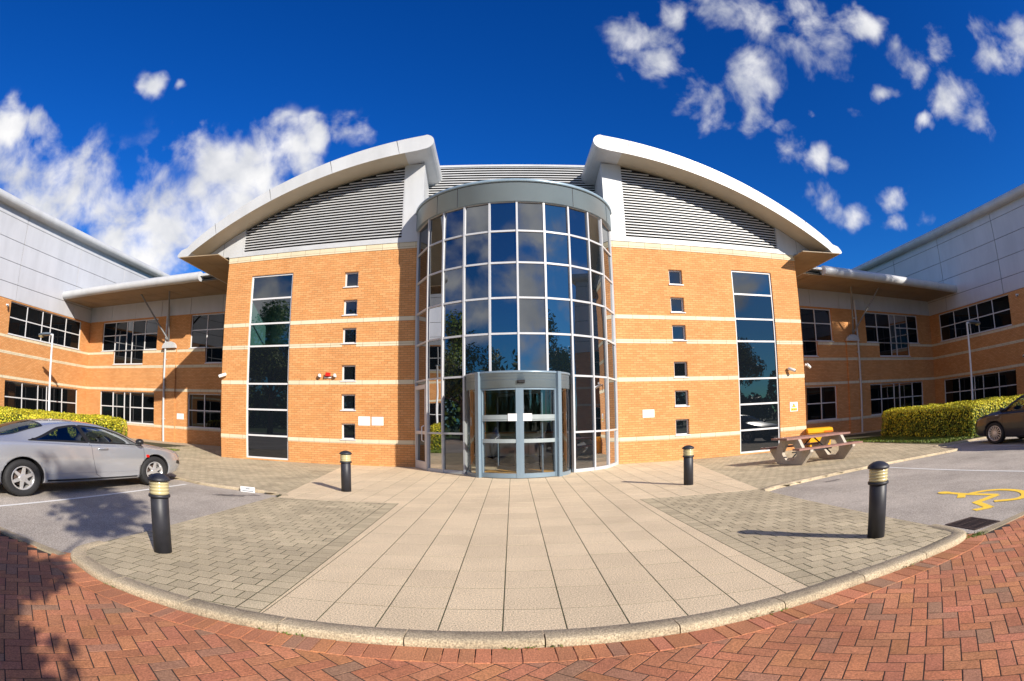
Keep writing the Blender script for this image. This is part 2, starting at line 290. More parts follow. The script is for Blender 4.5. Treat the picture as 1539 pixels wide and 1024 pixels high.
# ------------------------------------------------------------------ mesh helpers
class MB:
    def __init__(s): s.v = []; s.f = []; s.uv = []; s.mi = []; s.sm = []; s.t = []; s.mats = []
    def m(s, M):
        if M not in s.mats: s.mats.append(M)
        return s.mats.index(M)
    def face(s, pts, M, uv=None, smooth=False, tint=1.0):
        b = len(s.v); s.v += [tuple(p) for p in pts]
        s.f.append(tuple(range(b, b+len(pts)))); s.uv.append(uv); s.mi.append(s.m(M)); s.sm.append(smooth); s.t.append(tint)
    def grid(s, rows, M, smooth=True, cu=False, cv=False, tint=1.0):
        """rows: list of equally long point rows sharing vertices"""
        b = len(s.v); n = len(rows[0])
        for r in rows: s.v += [tuple(p) for p in r]
        R_ = len(rows)
        for i in range(R_ if cv else R_-1):
            for j in range(n if cu else n-1):
                a = b+i*n+j; c = b+i*n+(j+1) % n; d = b+((i+1) % R_)*n+(j+1) % n; e = b+((i+1) % R_)*n+j
                s.f.append((a, c, d, e)); s.uv.append(None); s.mi.append(s.m(M)); s.sm.append(smooth); s.t.append(tint)
    def hexa(s, P, M, uvf=None, tint=1.0):
        """P: 8 points, bottom 4 then top 4"""
        for q in ((0, 3, 2, 1), (4, 5, 6, 7), (0, 1, 5, 4), (1, 2, 6, 5), (2, 3, 7, 6), (3, 0, 4, 7)):
            s.face([P[i] for i in q], M, [uvf(P[i]) for i in q] if uvf else None, tint=tint)
    def box(s, x0, x1, y0, y1, z0, z1, M, tint=1.0):
        s.hexa([(x0, y0, z0), (x1, y0, z0), (x1, y1, z0), (x0, y1, z0), (x0, y0, z1), (x1, y0, z1), (x1, y1, z1), (x0, y1, z1)], M, tint=tint)
    def fbox(s, fr, u0, u1, w0, w1, z0, z1, M):
        P = [fr(u0, w1, z0), fr(u1, w1, z0), fr(u1, w0, z0), fr(u0, w0, z0), fr(u0, w1, z1), fr(u1, w1, z1), fr(u1, w0, z1), fr(u0, w0, z1)]
        UV = [(u0, z0), (u1, z0), (u1, z0), (u0, z0), (u0, z1), (u1, z1), (u1, z1), (u0, z1)]
        for q in ((0, 1, 5, 4), (2, 3, 7, 6)):
            s.face([P[i] for i in q], M, [UV[i] for i in q])
        d = abs(w1-w0)
        for q, (a, b_) in (((1, 2, 6, 5), (u1, z0)), ((3, 0, 4, 7), (u0, z0))):
            s.face([P[i] for i in q], M, [(a, z0), (a+d, z0), (a+d, z1), (a, z1)])
        for q, zz in (((4, 5, 6, 7), z1), ((3, 2, 1, 0), z0)):
            s.face([P[i] for i in q], M, [(u0, zz), (u1, zz), (u1, zz+.01), (u0, zz+.01)])
    def prism(s, poly, f0, f1, M, smooth=False):
        """poly: list of 2-D points; f0/f1 map a point to 3-D at the two ends"""
        a = [f0(p) for p in poly]; b = [f1(p) for p in poly]
        s.face(a[::-1], M); s.face(b, M)
        n = len(poly)
        s.grid([a, b], M, smooth=smooth, cu=True)
    def tube(s, pts, r, M, n=10, cap=True):
        pts = [Vector(p) for p in pts]; rows = []
        prev = None
        for i, p in enumerate(pts):
            d = (pts[min(i+1, len(pts)-1)]-pts[max(i-1, 0)]).normalized()
            ref = Vector((0, 0, 1)) if abs(d.z) < 0.95 else Vector((1, 0, 0))
            a = d.cross(ref).normalized() if prev is None else (prev-d*prev.dot(d)).normalized()
            prev = a; b = d.cross(a)
            rr = r[i] if isinstance(r, (list, tuple)) else r
            rows.append([p+(a*math.cos(2*math.pi*k/n)+b*math.sin(2*math.pi*k/n))*rr for k in range(n)])
        s.grid(rows, M, cu=True)
        if cap: s.face(rows[0][::-1], M); s.face(rows[-1], M)
    def lathe(s, prof, cx, cy, M, n=28, a0=0, a1=2*math.pi, smooth=True):
        full = abs(a1-a0-2*math.pi) < 1e-6
        k = n if full else n+1
        rows = [[(cx+r*math.sin(a0+(a1-a0)*i/n), cy-r*math.cos(a0+(a1-a0)*i/n), z) for i in range(k)] for r, z in prof]
        s.grid(rows, M, smooth=smooth, cu=full)
    def build(s, name, parent=None, recalc=True, loc=None):
        me = bpy.data.meshes.new(name)
        me.from_pydata(s.v, [], s.f)
        for M in s.mats: me.materials.append(M)
        me.polygons.foreach_set('material_index', s.mi)
        me.polygons.foreach_set('use_smooth', s.sm)
        if any(u is not None for u in s.uv):
            lay = me.uv_layers.new(name='UVMap'); k = 0
            dat = np.zeros(len(me.loops)*2, dtype=np.float32)
            for f_, u in zip(s.f, s.uv):
                for j in range(len(f_)):
                    if u is not None: dat[2*k] = u[j][0]; dat[2*k+1] = u[j][1]
                    k += 1
            lay.data.foreach_set('uv', dat)
        if any(t != 1.0 for t in s.t):
            at = me.color_attributes.new('tint', 'FLOAT_COLOR', 'CORNER')
            arr = np.ones((len(me.loops), 4), dtype=np.float32); k = 0
            for f_, t in zip(s.f, s.t):
                n_ = len(f_)
                arr[k:k+n_, :3] = t; k += n_
            at.data.foreach_set('color', arr.ravel())
        if recalc:
            bm = bmesh.new(); bm.from_mesh(me)
            bmesh.ops.recalc_face_normals(bm, faces=bm.faces[:])
            bm.to_mesh(me); bm.free()
        me.update()
        o = bpy.data.objects.new(name, me); COL.objects.link(o)
        if parent is not None: o.parent = parent
        if loc is not None: o.location = loc
        return o
def empty(name, loc=(0, 0, 0), rz=0):
    o = bpy.data.objects.new(name, None); COL.objects.link(o); o.location = loc; o.rotation_euler = (0, 0, rz); o.empty_display_size = 0.2
    return o
def tag(o, label=None, cat=None, group=None, kind=None):
    if label: o['label'] = label
    if cat: o['category'] = cat
    if group: o['group'] = group
    if kind: o['kind'] = kind
    return o
def copy_tree(o, parent=None):
    c = o.copy(); COL.objects.link(c)
    if parent is not None: c.parent = parent
    for ch in list(o.children): copy_tree(ch, c)
    return c
def frame(ox, oy, dx, dy, nx, ny):
    return lambda u, w, z: (ox+u*dx+w*nx, oy+u*dy+w*ny, z)

# ------------------------------------------------------------------ ground
def poly_sheet(name, poly, z, M, label=None):
    b = MB(); b.face([(x, y, z) for x, y in poly], M); o = b.build(name, recalc=False)
    return tag(o, kind='structure')
b = MB(); b.face([(-600, -600, -.085), (600, -600, -.085), (600, 600, -.085), (-600, 600, -.085)], FARG)
tag(b.build('ground', recalc=False), kind='structure')
poly_sheet('car_park', [(-40, -4.0), (-11, -4.0), (-11, 5.40), (-4.62, 4.57), (-4.55, 4.9), (5.1, 4.9), (5.2, 4.54), (11.5, 5.35), (11.5, -4.0), (40, -4.0), (40, 27), (-40, 27)], -.060, ASPH)
poly_sheet('access_road', [(-60, -14), (60, -14), (60, -4.004), (-60, -4.004)], -.064, ASPH)

# outlines (plan coordinates read off the place): raised entrance tongue and footway
ARC_O = [(-4.62, 5.2), (-4.60, 4.78), (-4.42, 4.47), (-4.1, 4.28), (-3.54, 4.03), (-2.66, 3.84), (-1.81, 3.745), (-.92, 3.70), (.21, 3.69), (1.0, 3.72), (1.6, 3.775), (2.41, 3.915), (3.0, 4.05), (3.7, 4.17), (4.35, 4.29), (4.75, 4.38), (5.02, 4.52), (5.12, 4.75), (5.14, 5.2)]
def offset(pl, d):
    out = []
    for i, p in enumerate(pl):
        a = Vector(pl[max(i-1, 0)]); c = Vector(pl[min(i+1, len(pl)-1)])
        t = (c-a).normalized(); out.append((p[0]-t.y*d, p[1]+t.x*d))
    return out
def smooth_pl(pl, step=0.1):
    P = [Vector(p) for p in pl]; out = []
    for i in range(len(P)-1):
        p0 = P[max(i-1, 0)]; p1 = P[i]; p2 = P[i+1]; p3 = P[min(i+2, len(P)-1)]
        k = max(2, int((p2-p1).length/step))
        for j in range(k):
            t = j/k
            out.append(tuple(.5*((2*p1)+(p2-p0)*t+(2*p0-5*p1+4*p2-p3)*t*t+(3*p1-p0-3*p2+p3)*t**3)))
    out.append(tuple(P[-1])); return out
def kerb(name, pl, width=.15, zt=.0, zb=-.075, piece=.915, rng=rnd):
    zt = .004
    """pl: outer line, footway on the left side of travel"""
    pl = smooth_pl(pl, .06); b = MB(); acc_ = 0; start = 0
    prof = [(0.006, zb), (0.0, zb+.02), (0.002, zt-.035), (.010, zt-.015), (.026, zt-.003), (.045, zt), (width-.006, zt), (width, zt-.006), (width, zb)]
    offs = {d: offset(pl, d) for d, _ in prof}
    i = 0; idx = [0]
    for k in range(1, len(pl)):
        acc_ += (Vector(pl[k])-Vector(pl[k-1])).length
        if acc_ > piece: idx.append(k); acc_ = 0
    if idx[-1] != len(pl)-1: idx.append(len(pl)-1)
    for a, c in zip(idx[:-1], idx[1:]):
        t = rng.uniform(.86, 1.08); rows = []
        for k in range(a, c+1):
            pts = [Vector((offs[d][k][0], offs[d][k][1], z)) for d, z in prof]
            if k in (a, c):
                k2 = a+1 if k == a else c-1
                q = [Vector((offs[d][k2][0], offs[d][k2][1], z)) for d, z in prof]
                pts = [p+(qq-p).normalized()*min(.005, (qq-p).length*.4) if (qq-p).length > 1e-6 else p for p, qq in zip(pts, q)]
            rows.append(pts)
        b.grid(rows, KERBM, smooth=True, tint=t); b.face(rows[0], KERBM, tint=t); b.face(rows[-1][::-1], KERBM, tint=t)
    return tag(b.build(name), kind='structure')
kerb('kerb', ARC_O, width=.195)
KR = [(5.05, 10.12), (5.6, 10.5), (6.36, 10.85), (7.2, 11.2), (8.08, 11.5), (9.3, 11.82), (10.54, 12.02), (12.0, 12.14), (12.85, 12.2), (13.12, 12.4), (13.3, 13.0), (13.55, 13.85), (14.2, 14.05), (16, 14.02), (26.9, 13.9)]
KL = [(-26, 13.9), (-15, 14.0), (-13, 13.9), (-12.4, 13.3), (-12.1, 12.7), (-11.6, 12.5), (-9.6, 12.35), (-7.9, 12.1), (-6.69, 11.55), (-5.7, 11.28), (-4.9, 11.1), (-4.45, 10.85), (-4.25, 10.5)]
kerb('kerb', KR); kerb('kerb', KL)

# flush concrete edging between the block road and the tarmac
for s_, e0, e1 in ((1, (5.2, 4.42), (13.5, 5.5)), (-1, (-4.6, 4.45), (-13.5, 5.8))):
    d = (Vector(e1)-Vector(e0)); L_ = d.length; d.normalize(); n_ = Vector((-d.y, d.x))*s_*(1)
    b = MB(); x = 0
    while x < L_-.1:
        t = rnd.uniform(.85, 1.0)
        a = Vector(e0)+d*(x+.004); c = Vector(e0)+d*(x+.911)
        P = [(a.x, a.y), (c.x, c.y), (c.x+n_.x*.13, c.y+n_.y*.13), (a.x+n_.x*.13, a.y+n_.y*.13)]
        b.hexa([(p[0], p[1], -.08) for p in P]+[(p[0], p[1], -.052) for p in P], KERBM, tint=t*.8); x += .915
    tag(b.build('concrete_edging'), kind='structure')

# paving laid block by block
def clip(poly, region):
    out = list(poly)
    n = len(region)
    for i in range(n):
        a = region[i]; c = region[(i+1) % n]; inp = out; out = []
        if not inp: return []
        def side(p): return (c[0]-a[0])*(p[1]-a[1])-(c[1]-a[1])*(p[0]-a[0])
        for j in range(len(inp)):
            p = inp[j]; q = inp[(j+1) % len(inp)]; sp, sq = side(p), side(q)
            if sp >= 0: out.append(p)
            if (sp >= 0) != (sq >= 0):
                t = sp/(sp-sq); out.append((p[0]+(q[0]-p[0])*t, p[1]+(q[1]-p[1])*t))
    return out
def area(p): return .5*abs(sum(p[i][0]*p[(i+1) % len(p)][1]-p[(i+1) % len(p)][0]*p[i][1] for i in range(len(p))))
def inside(p, poly):
    c = False; n = len(poly)
    for i in range(n):
        a, b_ = poly[i], poly[(i+1) % n]
        if (a[1] > p[1]) != (b_[1] > p[1]) and p[0] < (b_[0]-a[0])*(p[1]-a[1])/(b_[1]-a[1])+a[0]: c = not c
    return c
def block(b, poly, z, M, tint, gap=.004, bev=.006, drop=.013, jit=.0015):
    """one paving block: shrunken outline with a small bevel"""
    n = len(poly); cx_ = sum(p[0] for p in poly)/n; cy_ = sum(p[1] for p in poly)/n
    def shrink(d):
        out = []
        for i in range(n):
            p0 = Vector(poly[i-1]); p1 = Vector(poly[i]); p2 = Vector(poly[(i+1) % n])
            d1 = (p1-p0); d2 = (p2-p1)
            if d1.length < 1e-6 or d2.length < 1e-6: out.append(tuple(p1)); continue
            n1 = Vector((-d1.y, d1.x)).normalized(); n2 = Vector((-d2.y, d2.x)).normalized()
            k = 1+n1.dot(n2)
            q = p1+(n1+n2)*(d/k if k > .2 else d)
            out.append((q.x, q.y))
        return out
    zz = z+rnd.uniform(-jit, jit)
    o = shrink(gap); t = shrink(gap+bev)
    tx, ty = rnd.uniform(-jit, jit)*2, rnd.uniform(-jit, jit)*2
    zt = lambda p, h: h+tx*(p[0]-cx_)+ty*(p[1]-cy_)
    top = [(p[0], p[1], zt(p, zz)) for p in t]; mid = [(p[0], p[1], zt(p, zz-bev*.6)) for p in o]; low = [(p[0], p[1], z-drop) for p in o]
    b.face(top, M, tint=tint)
    for i in range(n):
        j = (i+1) % n
        b.face([mid[i], mid[j], top[j], top[i]], M, tint=tint)
        b.face([low[i], low[j], mid[j], mid[i]], M, tint=tint)
def ccw(p):
    s_ = sum(p[i][0]*p[(i+1) % len(p)][1]-p[(i+1) % len(p)][0]*p[i][1] for i in range(len(p)))
    return p if s_ > 0 else p[::-1]
GA = -.0224
ca, sa = math.cos(GA), math.sin(GA)
def g2w(a, c): return (.0061+a*ca-c*sa, 4.3879+a*sa+c*ca)
ARC_I = offset(smooth_pl(ARC_O, .15), .11)
front = [p for p in ARC_I if p[1] < 5.1]
tongue = ccw(front+[(4.95, 10.3), (-4.35, 10.3)])
def arc_y(x):
    for p, q in zip(front[:-1], front[1:]):
        if min(p[0], q[0]) <= x <= max(p[0], q[0]) and 3 < p[1] < 5: return (x, p[1]+(q[1]-p[1])*(x-p[0])/(q[0]-p[0]+1e-9))
reg_slab_front = ccw([arc_y(-1.86)]+[p for p in front if -1.86 < p[0] < 2.54]+[arc_y(2.54), (2.54, 10.31), (-1.86, 10.31)])
b = MB()
SW, SD = .4571, .6076
def tone(r=.1, g=.03):
    k = rnd.uniform(1-r, 1+r*.6); return (k*rnd.uniform(1-g, 1+g), k, k*rnd.uniform(1-g, 1+g))
class T(tuple): pass
far_slab = ccw([(-4.25, 10.3), (5.0, 10.3), (6.3, 18.85), (-5.2, 18.85)])
for i in range(-16, 17):
    for j in range(-3, 26):
        q = [g2w(i*SW, j*SD), g2w((i+1)*SW, j*SD), g2w((i+1)*SW, (j+1)*SD), g2w(i*SW, (j+1)*SD)]
        for rg in (reg_slab_front, far_slab):
            p = clip(q, rg)
            if len(p) > 2 and area(p) > .006:
                block(b, ccw(p), 0.0, SLABM, rnd.uniform(.94, 1.05), gap=.0052, bev=.001, jit=.0004)
tag(b.build('entrance_slabs', recalc=False), kind='structure')
# grey pavers: running bond, with a straight border row next to the slabs
b = MB()
PW, PD = .24, .21
reg_pl = ccw([p for p in front if p[0] < -1.86]+[arc_y(-1.86), (-1.86, 10.3), (-4.36, 10.3)])
reg_pr = ccw([arc_y(2.54)]+[p for p in front if p[0] > 2.54]+[(4.98, 10.3), (2.54, 10.3)])
for rg, bx, s_ in ((reg_pl, -1.86, -1), (reg_pr, 2.54, 1)):
    for j in range(60):
        y = 3.6+j*PD
        q = [(bx, y), (bx+s_*.225, y), (bx+s_*.225, y+PD), (bx, y+PD)]
        p = clip(ccw(q), rg)
        if len(p) > 2 and area(p) > .004: block(b, ccw(p), 0, PAVM, rnd.uniform(.86, 1.10), gap=.0065, bev=.002, jit=.0006)
        for i in range(16):
            x0 = bx+s_*(.225+(i-(.5 if j % 2 else 0))*PW); x1 = x0+s_*PW
            if (x1-bx)*s_ < .226: continue
            if (x0-bx)*s_ < .225: x0 = bx+s_*.225
            q = ccw([(x0, y), (x1, y), (x1, y+PD), (x0, y+PD)])
            p = clip(q, rg)
            if len(p) > 2 and area(p) > .004: block(b, ccw(p), 0, PAVM, rnd.uniform(.86, 1.10), gap=.0065, bev=.002, jit=.0006)
farL = ccw([(-4.25, 10.15), (-4.45, 10.98), (-4.9, 11.24), (-6.69, 11.69), (-7.9, 12.24), (-9.6, 12.49), (-11.6, 12.64), (-12.2, 13.6), (-12.9, 14.1), (-14.9, 14.2), (-14.9, 25.8), (-10.2, 25.5), (-10.2, 19.45), (-5.2, 18.85)])
farR = ccw([(5.0, 10.25), (6.3, 10.95), (8.0, 11.62), (10.5, 12.15), (12.8, 12.33), (13.2, 13.1), (13.5, 14.0), (14.1, 14.2), (14.1, 17.5), (15.6, 25.6), (11.5, 25), (11.45, 19.4), (6.3, 18.85)])
for fp in (farL, farR):
    xs_ = [p[0] for p in fp]
    for j in range(76):
        y = 10.1+j*PD
        for i in range(int((max(xs_)-min(xs_))/PW)+2):
            x0 = min(xs_)+(i-(.5 if j % 2 else 0))*PW
            if any(inside((x0+PW/2+ox_, y+PD/2), fp) for ox_ in (-.16, 0, .16)):
                q = [(x0, y), (x0+PW, y), (x0+PW, y+PD), (x0, y+PD)]
                b.hexa([(p[0]+(.004 if k in (0, 3) else -.004), p[1]+(.004 if k < 2 else -.004), -.01) for k, p in enumerate(q)]+[(p[0]+(.007 if k in (0, 3) else -.007), p[1]+(.007 if k < 2 else -.007), rnd.uniform(-.0015, -.0009)) for k, p in enumerate(q)], PAVM, tint=rnd.uniform(.86, 1.1))
tag(b.build('block_paving', recalc=False), kind='structure')
# bedding under the blocks (their joints)
poly_sheet('paving_bed', tongue, -.0014, SLABJ)
poly_sheet('footway_bed', [(-4.25, 10.15), (5.0, 10.22), (6.3, 10.95), (8.0, 11.62), (10.5, 12.15), (12.8, 12.33), (13.2, 13.1), (13.6, 14.1), (26.9, 14.1), (27.45, 28.2), (10, 26), (-10, 26), (-25.45, 28.2), (-25.45, 14.1), (-13, 14.1), (-12.1, 13), (-11.6, 12.64), (-9.6, 12.49), (-7.9, 12.24), (-6.69, 11.69), (-4.9, 11.24), (-4.45, 10.98)], -.0019, SLABJ)
# red herringbone road with a soldier course along the kerb
b = MB()
U = .127
HA = R(-42)
ch, sh = math.cos(HA), math.sin(HA)
sold = offset(smooth_pl(ARC_O, .1), -2*U)
kline = smooth_pl(ARC_O, .1)
def on_soldier(p):
    return any((p[0]-q[0])**2+(p[1]-q[1])**2 < (2*U*.66)**2 for q in kline) or inside(p, tongue)
def redtone():
    r_ = rnd.random()
    if r_ < .13: return (.74*rnd.uniform(.9, 1.1), .95, 1.15)
    k = rnd.uniform(.85, 1.12); return (k, k*rnd.uniform(.93, 1.08), k*rnd.uniform(.93, 1.1))
def road_edge(x):   # far edge of the block road beyond the tongue
    return 4.42+.13*max(0, abs(x-.3)-4.9)
for i in range(-80, 81):
    for j in range(-80, 81):
        r_ = (i-j) % 4
        for (a0, a1, c0, c1, ok) in ((i, i+2, j, j+1, r_ == 0), (i, i+1, j, j+2, r_ == 3)):
            if not ok: continue
            q = [(a0*U, c0*U), (a1*U, c0*U), (a1*U, c1*U), (a0*U, c1*U)]
            q = [(x*ch-y*sh+2.4, x*sh+y*ch+2.93) for x, y in q]
            mx_ = sum(p[0] for p in q)/4; my_ = sum(p[1] for p in q)/4
            if not (-11 < mx_ < 11.5 and -3.95 < my_ < 6): continue
            if my_ > road_edge(mx_): continue
            if my_ > 3.0 and -5.2 < mx_ < 5.6:
                if on_soldier((mx_, my_)): continue
            block(b, ccw(q), -.06, REDM, redtone(), gap=.0048, bev=.0015, jit=.0009)
acc_ = 0; last = 0
for k in range(1, len(kline)):
    acc_ += (Vector(kline[k])-Vector(kline[k-1])).length
    if acc_ >= .105:
        if kline[k][1] < 4.62:
            a, c = kline[last], kline[k]; d_, e_ = sold[k], sold[last]
            block(b, ccw([a, c, d_, e_]), -.0545, REDM, redtone(), gap=.004, bev=.002)
        last = k; acc_ = 0
tag(b.build('brick_road', recalc=False), kind='structure')
poly_sheet('brick_road_bed', [(-11, -3.95), (11.5, -3.95), (11.5, 5.25), (5.2, 4.42), (-4.6, 4.42), (-11, 5.3)], -.0621, REDJ)
# gravel strips against the building
tag(poly_sheet('gravel_strip', [(-25.4, 26.2), (-10.35, 23.9), (-10.35, 25.6), (-25.4, 28.15)], .004, GRAV))
tag(poly_sheet('gravel_strip', [(11.5, 24.2), (27.4, 26.6), (27.4, 28.1), (11.5, 25.2)], .004, GRAV))
for sx in (-1, 1):
    poly_sheet('planting_bed', [(.55+sx*13.45, 14.3), (.55+sx*15.0, 14.3), (.55+sx*26, 14.2), (.55+sx*26, 26.2), (.55+sx*20.5, 24.5), (.55+sx*15.2, 21.2), (.55+sx*13.9, 19.6)], .008, SOIL)
# painted lines
def line(p0, p1, w, name='parking_line', M=LINEW, z=-.055):
    a, c = Vector(p0), Vector(p1); d = (c-a).normalized(); n_ = Vector((-d.y, d.x))*w/2
    b = MB(); b.face([(*(a+n_), z), (*(a-n_), z), (*(c-n_), z), (*(c+n_), z)], M); return tag(b.build(name, recalc=False), kind='structure')
line((-7.05, 11.4), (-7.47, 5.3), .1); line((9.22, 11.6), (9.90, 5.6), .1); line((14.13, 12.3), (14.4, 6.0), .1); line((-12.0, 12.0), (-12.4, 6), .1)
# wheelchair user symbol
def wheelchair():
    b = MB(); z = -.0555
    base = Vector((6.95, 6.15)); k = .975
    pts = lambda *a: [Vector((x*k, y*k)) for x, y in a]
    lay = [0]
    def strip(pl, w):
        pl = smooth_pl(pl, .05) if len(pl) > 3 else pl
        pl = [Vector(p) for p in pl]
        for a, c in zip(pl[:-1], pl[1:]):
            d = (c-a); 
            if d.length < 1e-5: continue
            d.normalize(); n_ = Vector((-d.y, d.x))*w/2; a2 = a-d*w*.1; c2 = c+d*w*.1
            lay[0] += 1; zz = z+lay[0]*.00006
            b.face([(*(a2+n_), zz), (*(a2-n_), zz), (*(c2-n_), zz), (*(c2+n_), zz)], LINEY)
    # head
    hc = Vector((7.33*k, 7.26*k)); b.face([(hc.x+.115*math.cos(t), hc.y+.14*math.sin(t), z+.004) for t in np.linspace(0, 2*math.pi, 20, endpoint=False)], LINEY)
    strip(pts((7.36, 7.2), (7.40, 6.82), (7.60, 6.16)), .15)            # back
    strip(pts((7.40, 6.86), (7.12, 6.62)), .15)                           # arm
    strip(pts((7.58, 6.14), (6.93, 6.06)), .15)                           # thigh
    strip(pts((6.93, 6.08), (6.70, 5.56)), .15)
    strip(pts((6.70, 5.58), (6.44, 5.66)), .15)                           # foot
    strip(pts((7.52, 6.72), (7.82, 6.62), (8.02, 6.35), (8.02, 5.95), (7.78, 5.62), (7.44, 5.53), (7.12, 5.80)), .15)
    return tag(b.build('wheelchair_marking', recalc=False), kind='structure')
wheelchair()
# oil and damp stains on the tarmac
def stain(c, rx, ry, rot, seed):
    rg_ = random.Random(seed); b = MB(); n = 26; pts = []
    for k in range(n):
        a = 2*math.pi*k/n; r_ = 1+.35*rg_.uniform(-1, 1); x, y = rx*r_*math.cos(a), ry*r_*math.sin(a)
        pts.append((c[0]+x*math.cos(rot)-y*math.sin(rot), c[1]+x*math.sin(rot)+y*math.cos(rot), -.0565))
    b.face(pts, OILM); tag(b.build('oil_stain', recalc=False), kind='structure')
OILM = mat('oil_stained_asphalt', (0.17, 0.15, 0.135), 0.75, noise=(75, 0.5, 3), dirt=(9, .55, 1.5))
stain((-5.3, 10.45), .30, .13, .3, 3); stain((-4.95, 10.72), .16, .08, .2, 4); stain((-5.6, 10.3), .12, .06, .1, 6); stain((6.95, 10.55), .28, .07, .3, 5)
# drain grate
t = empty('drain_grate', (5.61, 4.95, -.058)); tag(t, 'rusty square drain grate in the tarmac beside the right kerb end', 'drain grate')
b = MB(); A_, B_ = .27, .29
for (x0, x1, y0, y1) in ((-A_, A_, -B_, -B_+.03), (-A_, A_, B_-.03, B_), (-A_, -A_+.03, -B_+.03, B_-.03), (A_-.03, A_, -B_+.03, B_-.03)): b.box(x0, x1, y0, y1, -.012, .008, GRAT)
b.build('frame', t)
b = MB()
for i in range(9): b.box(-A_+.05+i*.055, -A_+.072+i*.055, -B_+.032, B_-.032, -.01, .006, GRAT)
for yy in (-.1, .1): b.box(-A_+.032, A_-.032, yy-.012, yy+.012, -.011, .004, GRAT)
b.build('grating', t)
b = MB(); b.box(-A_+.002, A_-.002, -B_+.002, B_-.002, -.02, .0005, BLACK); b.build('pit', t)

# ================================================================== the building
XC = .54
BT = empty('office_building', (0.54, 20, 0))
tag(BT, 'orange brick office building with curved white roofs, glass entrance tower and set-back side wings', 'office building')
class PB:
    """parts of the building are built in world coordinates and parented without moving"""
    pass
def part(mb, name, parent=None, **kw):
    o = mb.build(name, **kw)
    p = parent or BT
    o.parent = p
    q = p; off = Vector((0, 0, 0))
    while q is not None: off += q.location; q = q.parent
    o.location = -off
    return o
AN = math.atan(.1277); cA, sA = math.cos(AN), math.sin(AN)
def FF(s):       # facade frame: u from the tower outwards, w out of the wall
    return frame(XC+s*3.33, 18.48, s*cA, sA, s*sA, -cA)
def wall(fr, u0, u1, z0, z1, holes, M, depth=.11, mb=None):
    b = mb or MB()
    us = sorted({u0, u1, *[h[0] for h in holes], *[h[1] for h in holes]}); zs = sorted({z0, z1, *[h[2] for h in holes], *[h[3] for h in holes]})
    us = [u for u in us if u0-1e-6 <= u <= u1+1e-6]; zs = [z for z in zs if z0-1e-6 <= z <= z1+1e-6]
    for a, c in zip(us[:-1], us[1:]):
        for d, e in zip(zs[:-1], zs[1:]):
            mu, mz = (a+c)/2, (d+e)/2
            if any(h[0] < mu < h[1] and h[2] < mz < h[3] for h in holes): continue
            b.face([fr(a, 0, d), fr(c, 0, d), fr(c, 0, e), fr(a, 0, e)], M, [(a, d), (c, d), (c, e), (a, e)])
    for h in holes:      # reveals
        a, c, d, e = h[:4]
        for (p, q, r_, s_, uv) in (((a, d), (a, e), 0, 0, 1), ((c, d), (c, e), 0, 0, 1)):
            b.face([fr(p[0], 0, p[1]), fr(q[0], 0, q[1]), fr(q[0], -depth, q[1]), fr(p[0], -depth, p[1])], M, [(0, p[1]), (0, q[1]), (depth, q[1]), (depth, p[1])])
        for zz in (d, e):
            b.face([fr(a, 0, zz), fr(c, 0, zz), fr(c, -depth, zz), fr(a, -depth, zz)], M, [(a, zz), (c, zz), (c, zz+depth), (a, zz+depth)])
    return b
def window(fr, ubreaks, z0, z1, trans, M=FRAME, G=GLW, bar=.055, dep=.09, extra=(), sill=True, name='window', solid=(), ubar=None):
    """ubreaks: mullion lines; trans: transom heights (None in solid columns); extra: (i, zlow) panes hanging below column i"""
    b = MB(); g = MB(); w0, w1 = -dep-.05, -dep+.01
    n = len(ubreaks)-1
    ext = dict(extra)
    for i, u in enumerate(ubreaks):
        zl = z0
        for j in (i-1, i):
            if j in ext: zl = min(zl, ext[j])
        b.fbox(fr, u-(0 if i == 0 else bar/2), u+(0 if i == n else bar/2), w0, w1+.004, zl, z1, M) if 0 < i < n else b.fbox(fr, u if i == 0 else u-bar, u+bar if i == 0 else u, w0, w1+.004, zl, z1, M)
    for i in range(n):
        a, c = ubreaks[i], ubreaks[i+1]
        hs = [z0, z1]+([] if i in solid else list(trans))
        if i in ext: hs = [ext[i]]+hs
        hs = sorted(hs)
        for k, zz in enumerate(hs):
            lo = zz if k == 0 else zz-bar/2; hi = zz if k == len(hs)-1 else zz+bar/2
            if k == 0: hi = zz+bar
            if k == len(hs)-1: lo = zz-bar
            b.fbox(fr, a+bar*.3, c-bar*.3, w0+.002, w1, lo, hi, M)
        for k in range(len(hs)-1):
            g.face([fr(a+.01, -dep-.02, hs[k]+.01), fr(c-.01, -dep-.02, hs[k]+.01), fr(c-.01, -dep-.02, hs[k+1]-.01), fr(a+.01, -dep-.02, hs[k+1]-.01)], G, smooth=False)
        if sill:
            zz = hs[0]
            b.fbox(fr, a-(.03 if i == 0 else 0), c+(.03 if i == n-1 else 0), -dep+.012, .035, zz-.03, zz+.004, M)
    o = part(b, name)
    p = part(g, 'pane', o)
    return o
UEND = {-1: 7.61, 1: 7.74}
SMALLZ = [(6.055, 6.585), (5.07, 5.60), (4.095, 4.625), (2.825, 3.36), (1.845, 2.38), (.86, 1.40)]
BANDS = [(4.81, 4.95), (3.98, 4.12), (2.705, 2.845), (.73, .873)]
ZB = np.polyfit([3.83,5.07,6.35,7.69,8.84,10.28,12.11,3.89,5.2,6.66,8.33,10.41,12.39], [10.41,10.23,9.93,9.56,9.1,8.57,7.57,10.35,10.22,9.9,9.37,8.55,7.57], 2)
zb = lambda u: float(np.polyval(ZB, u))
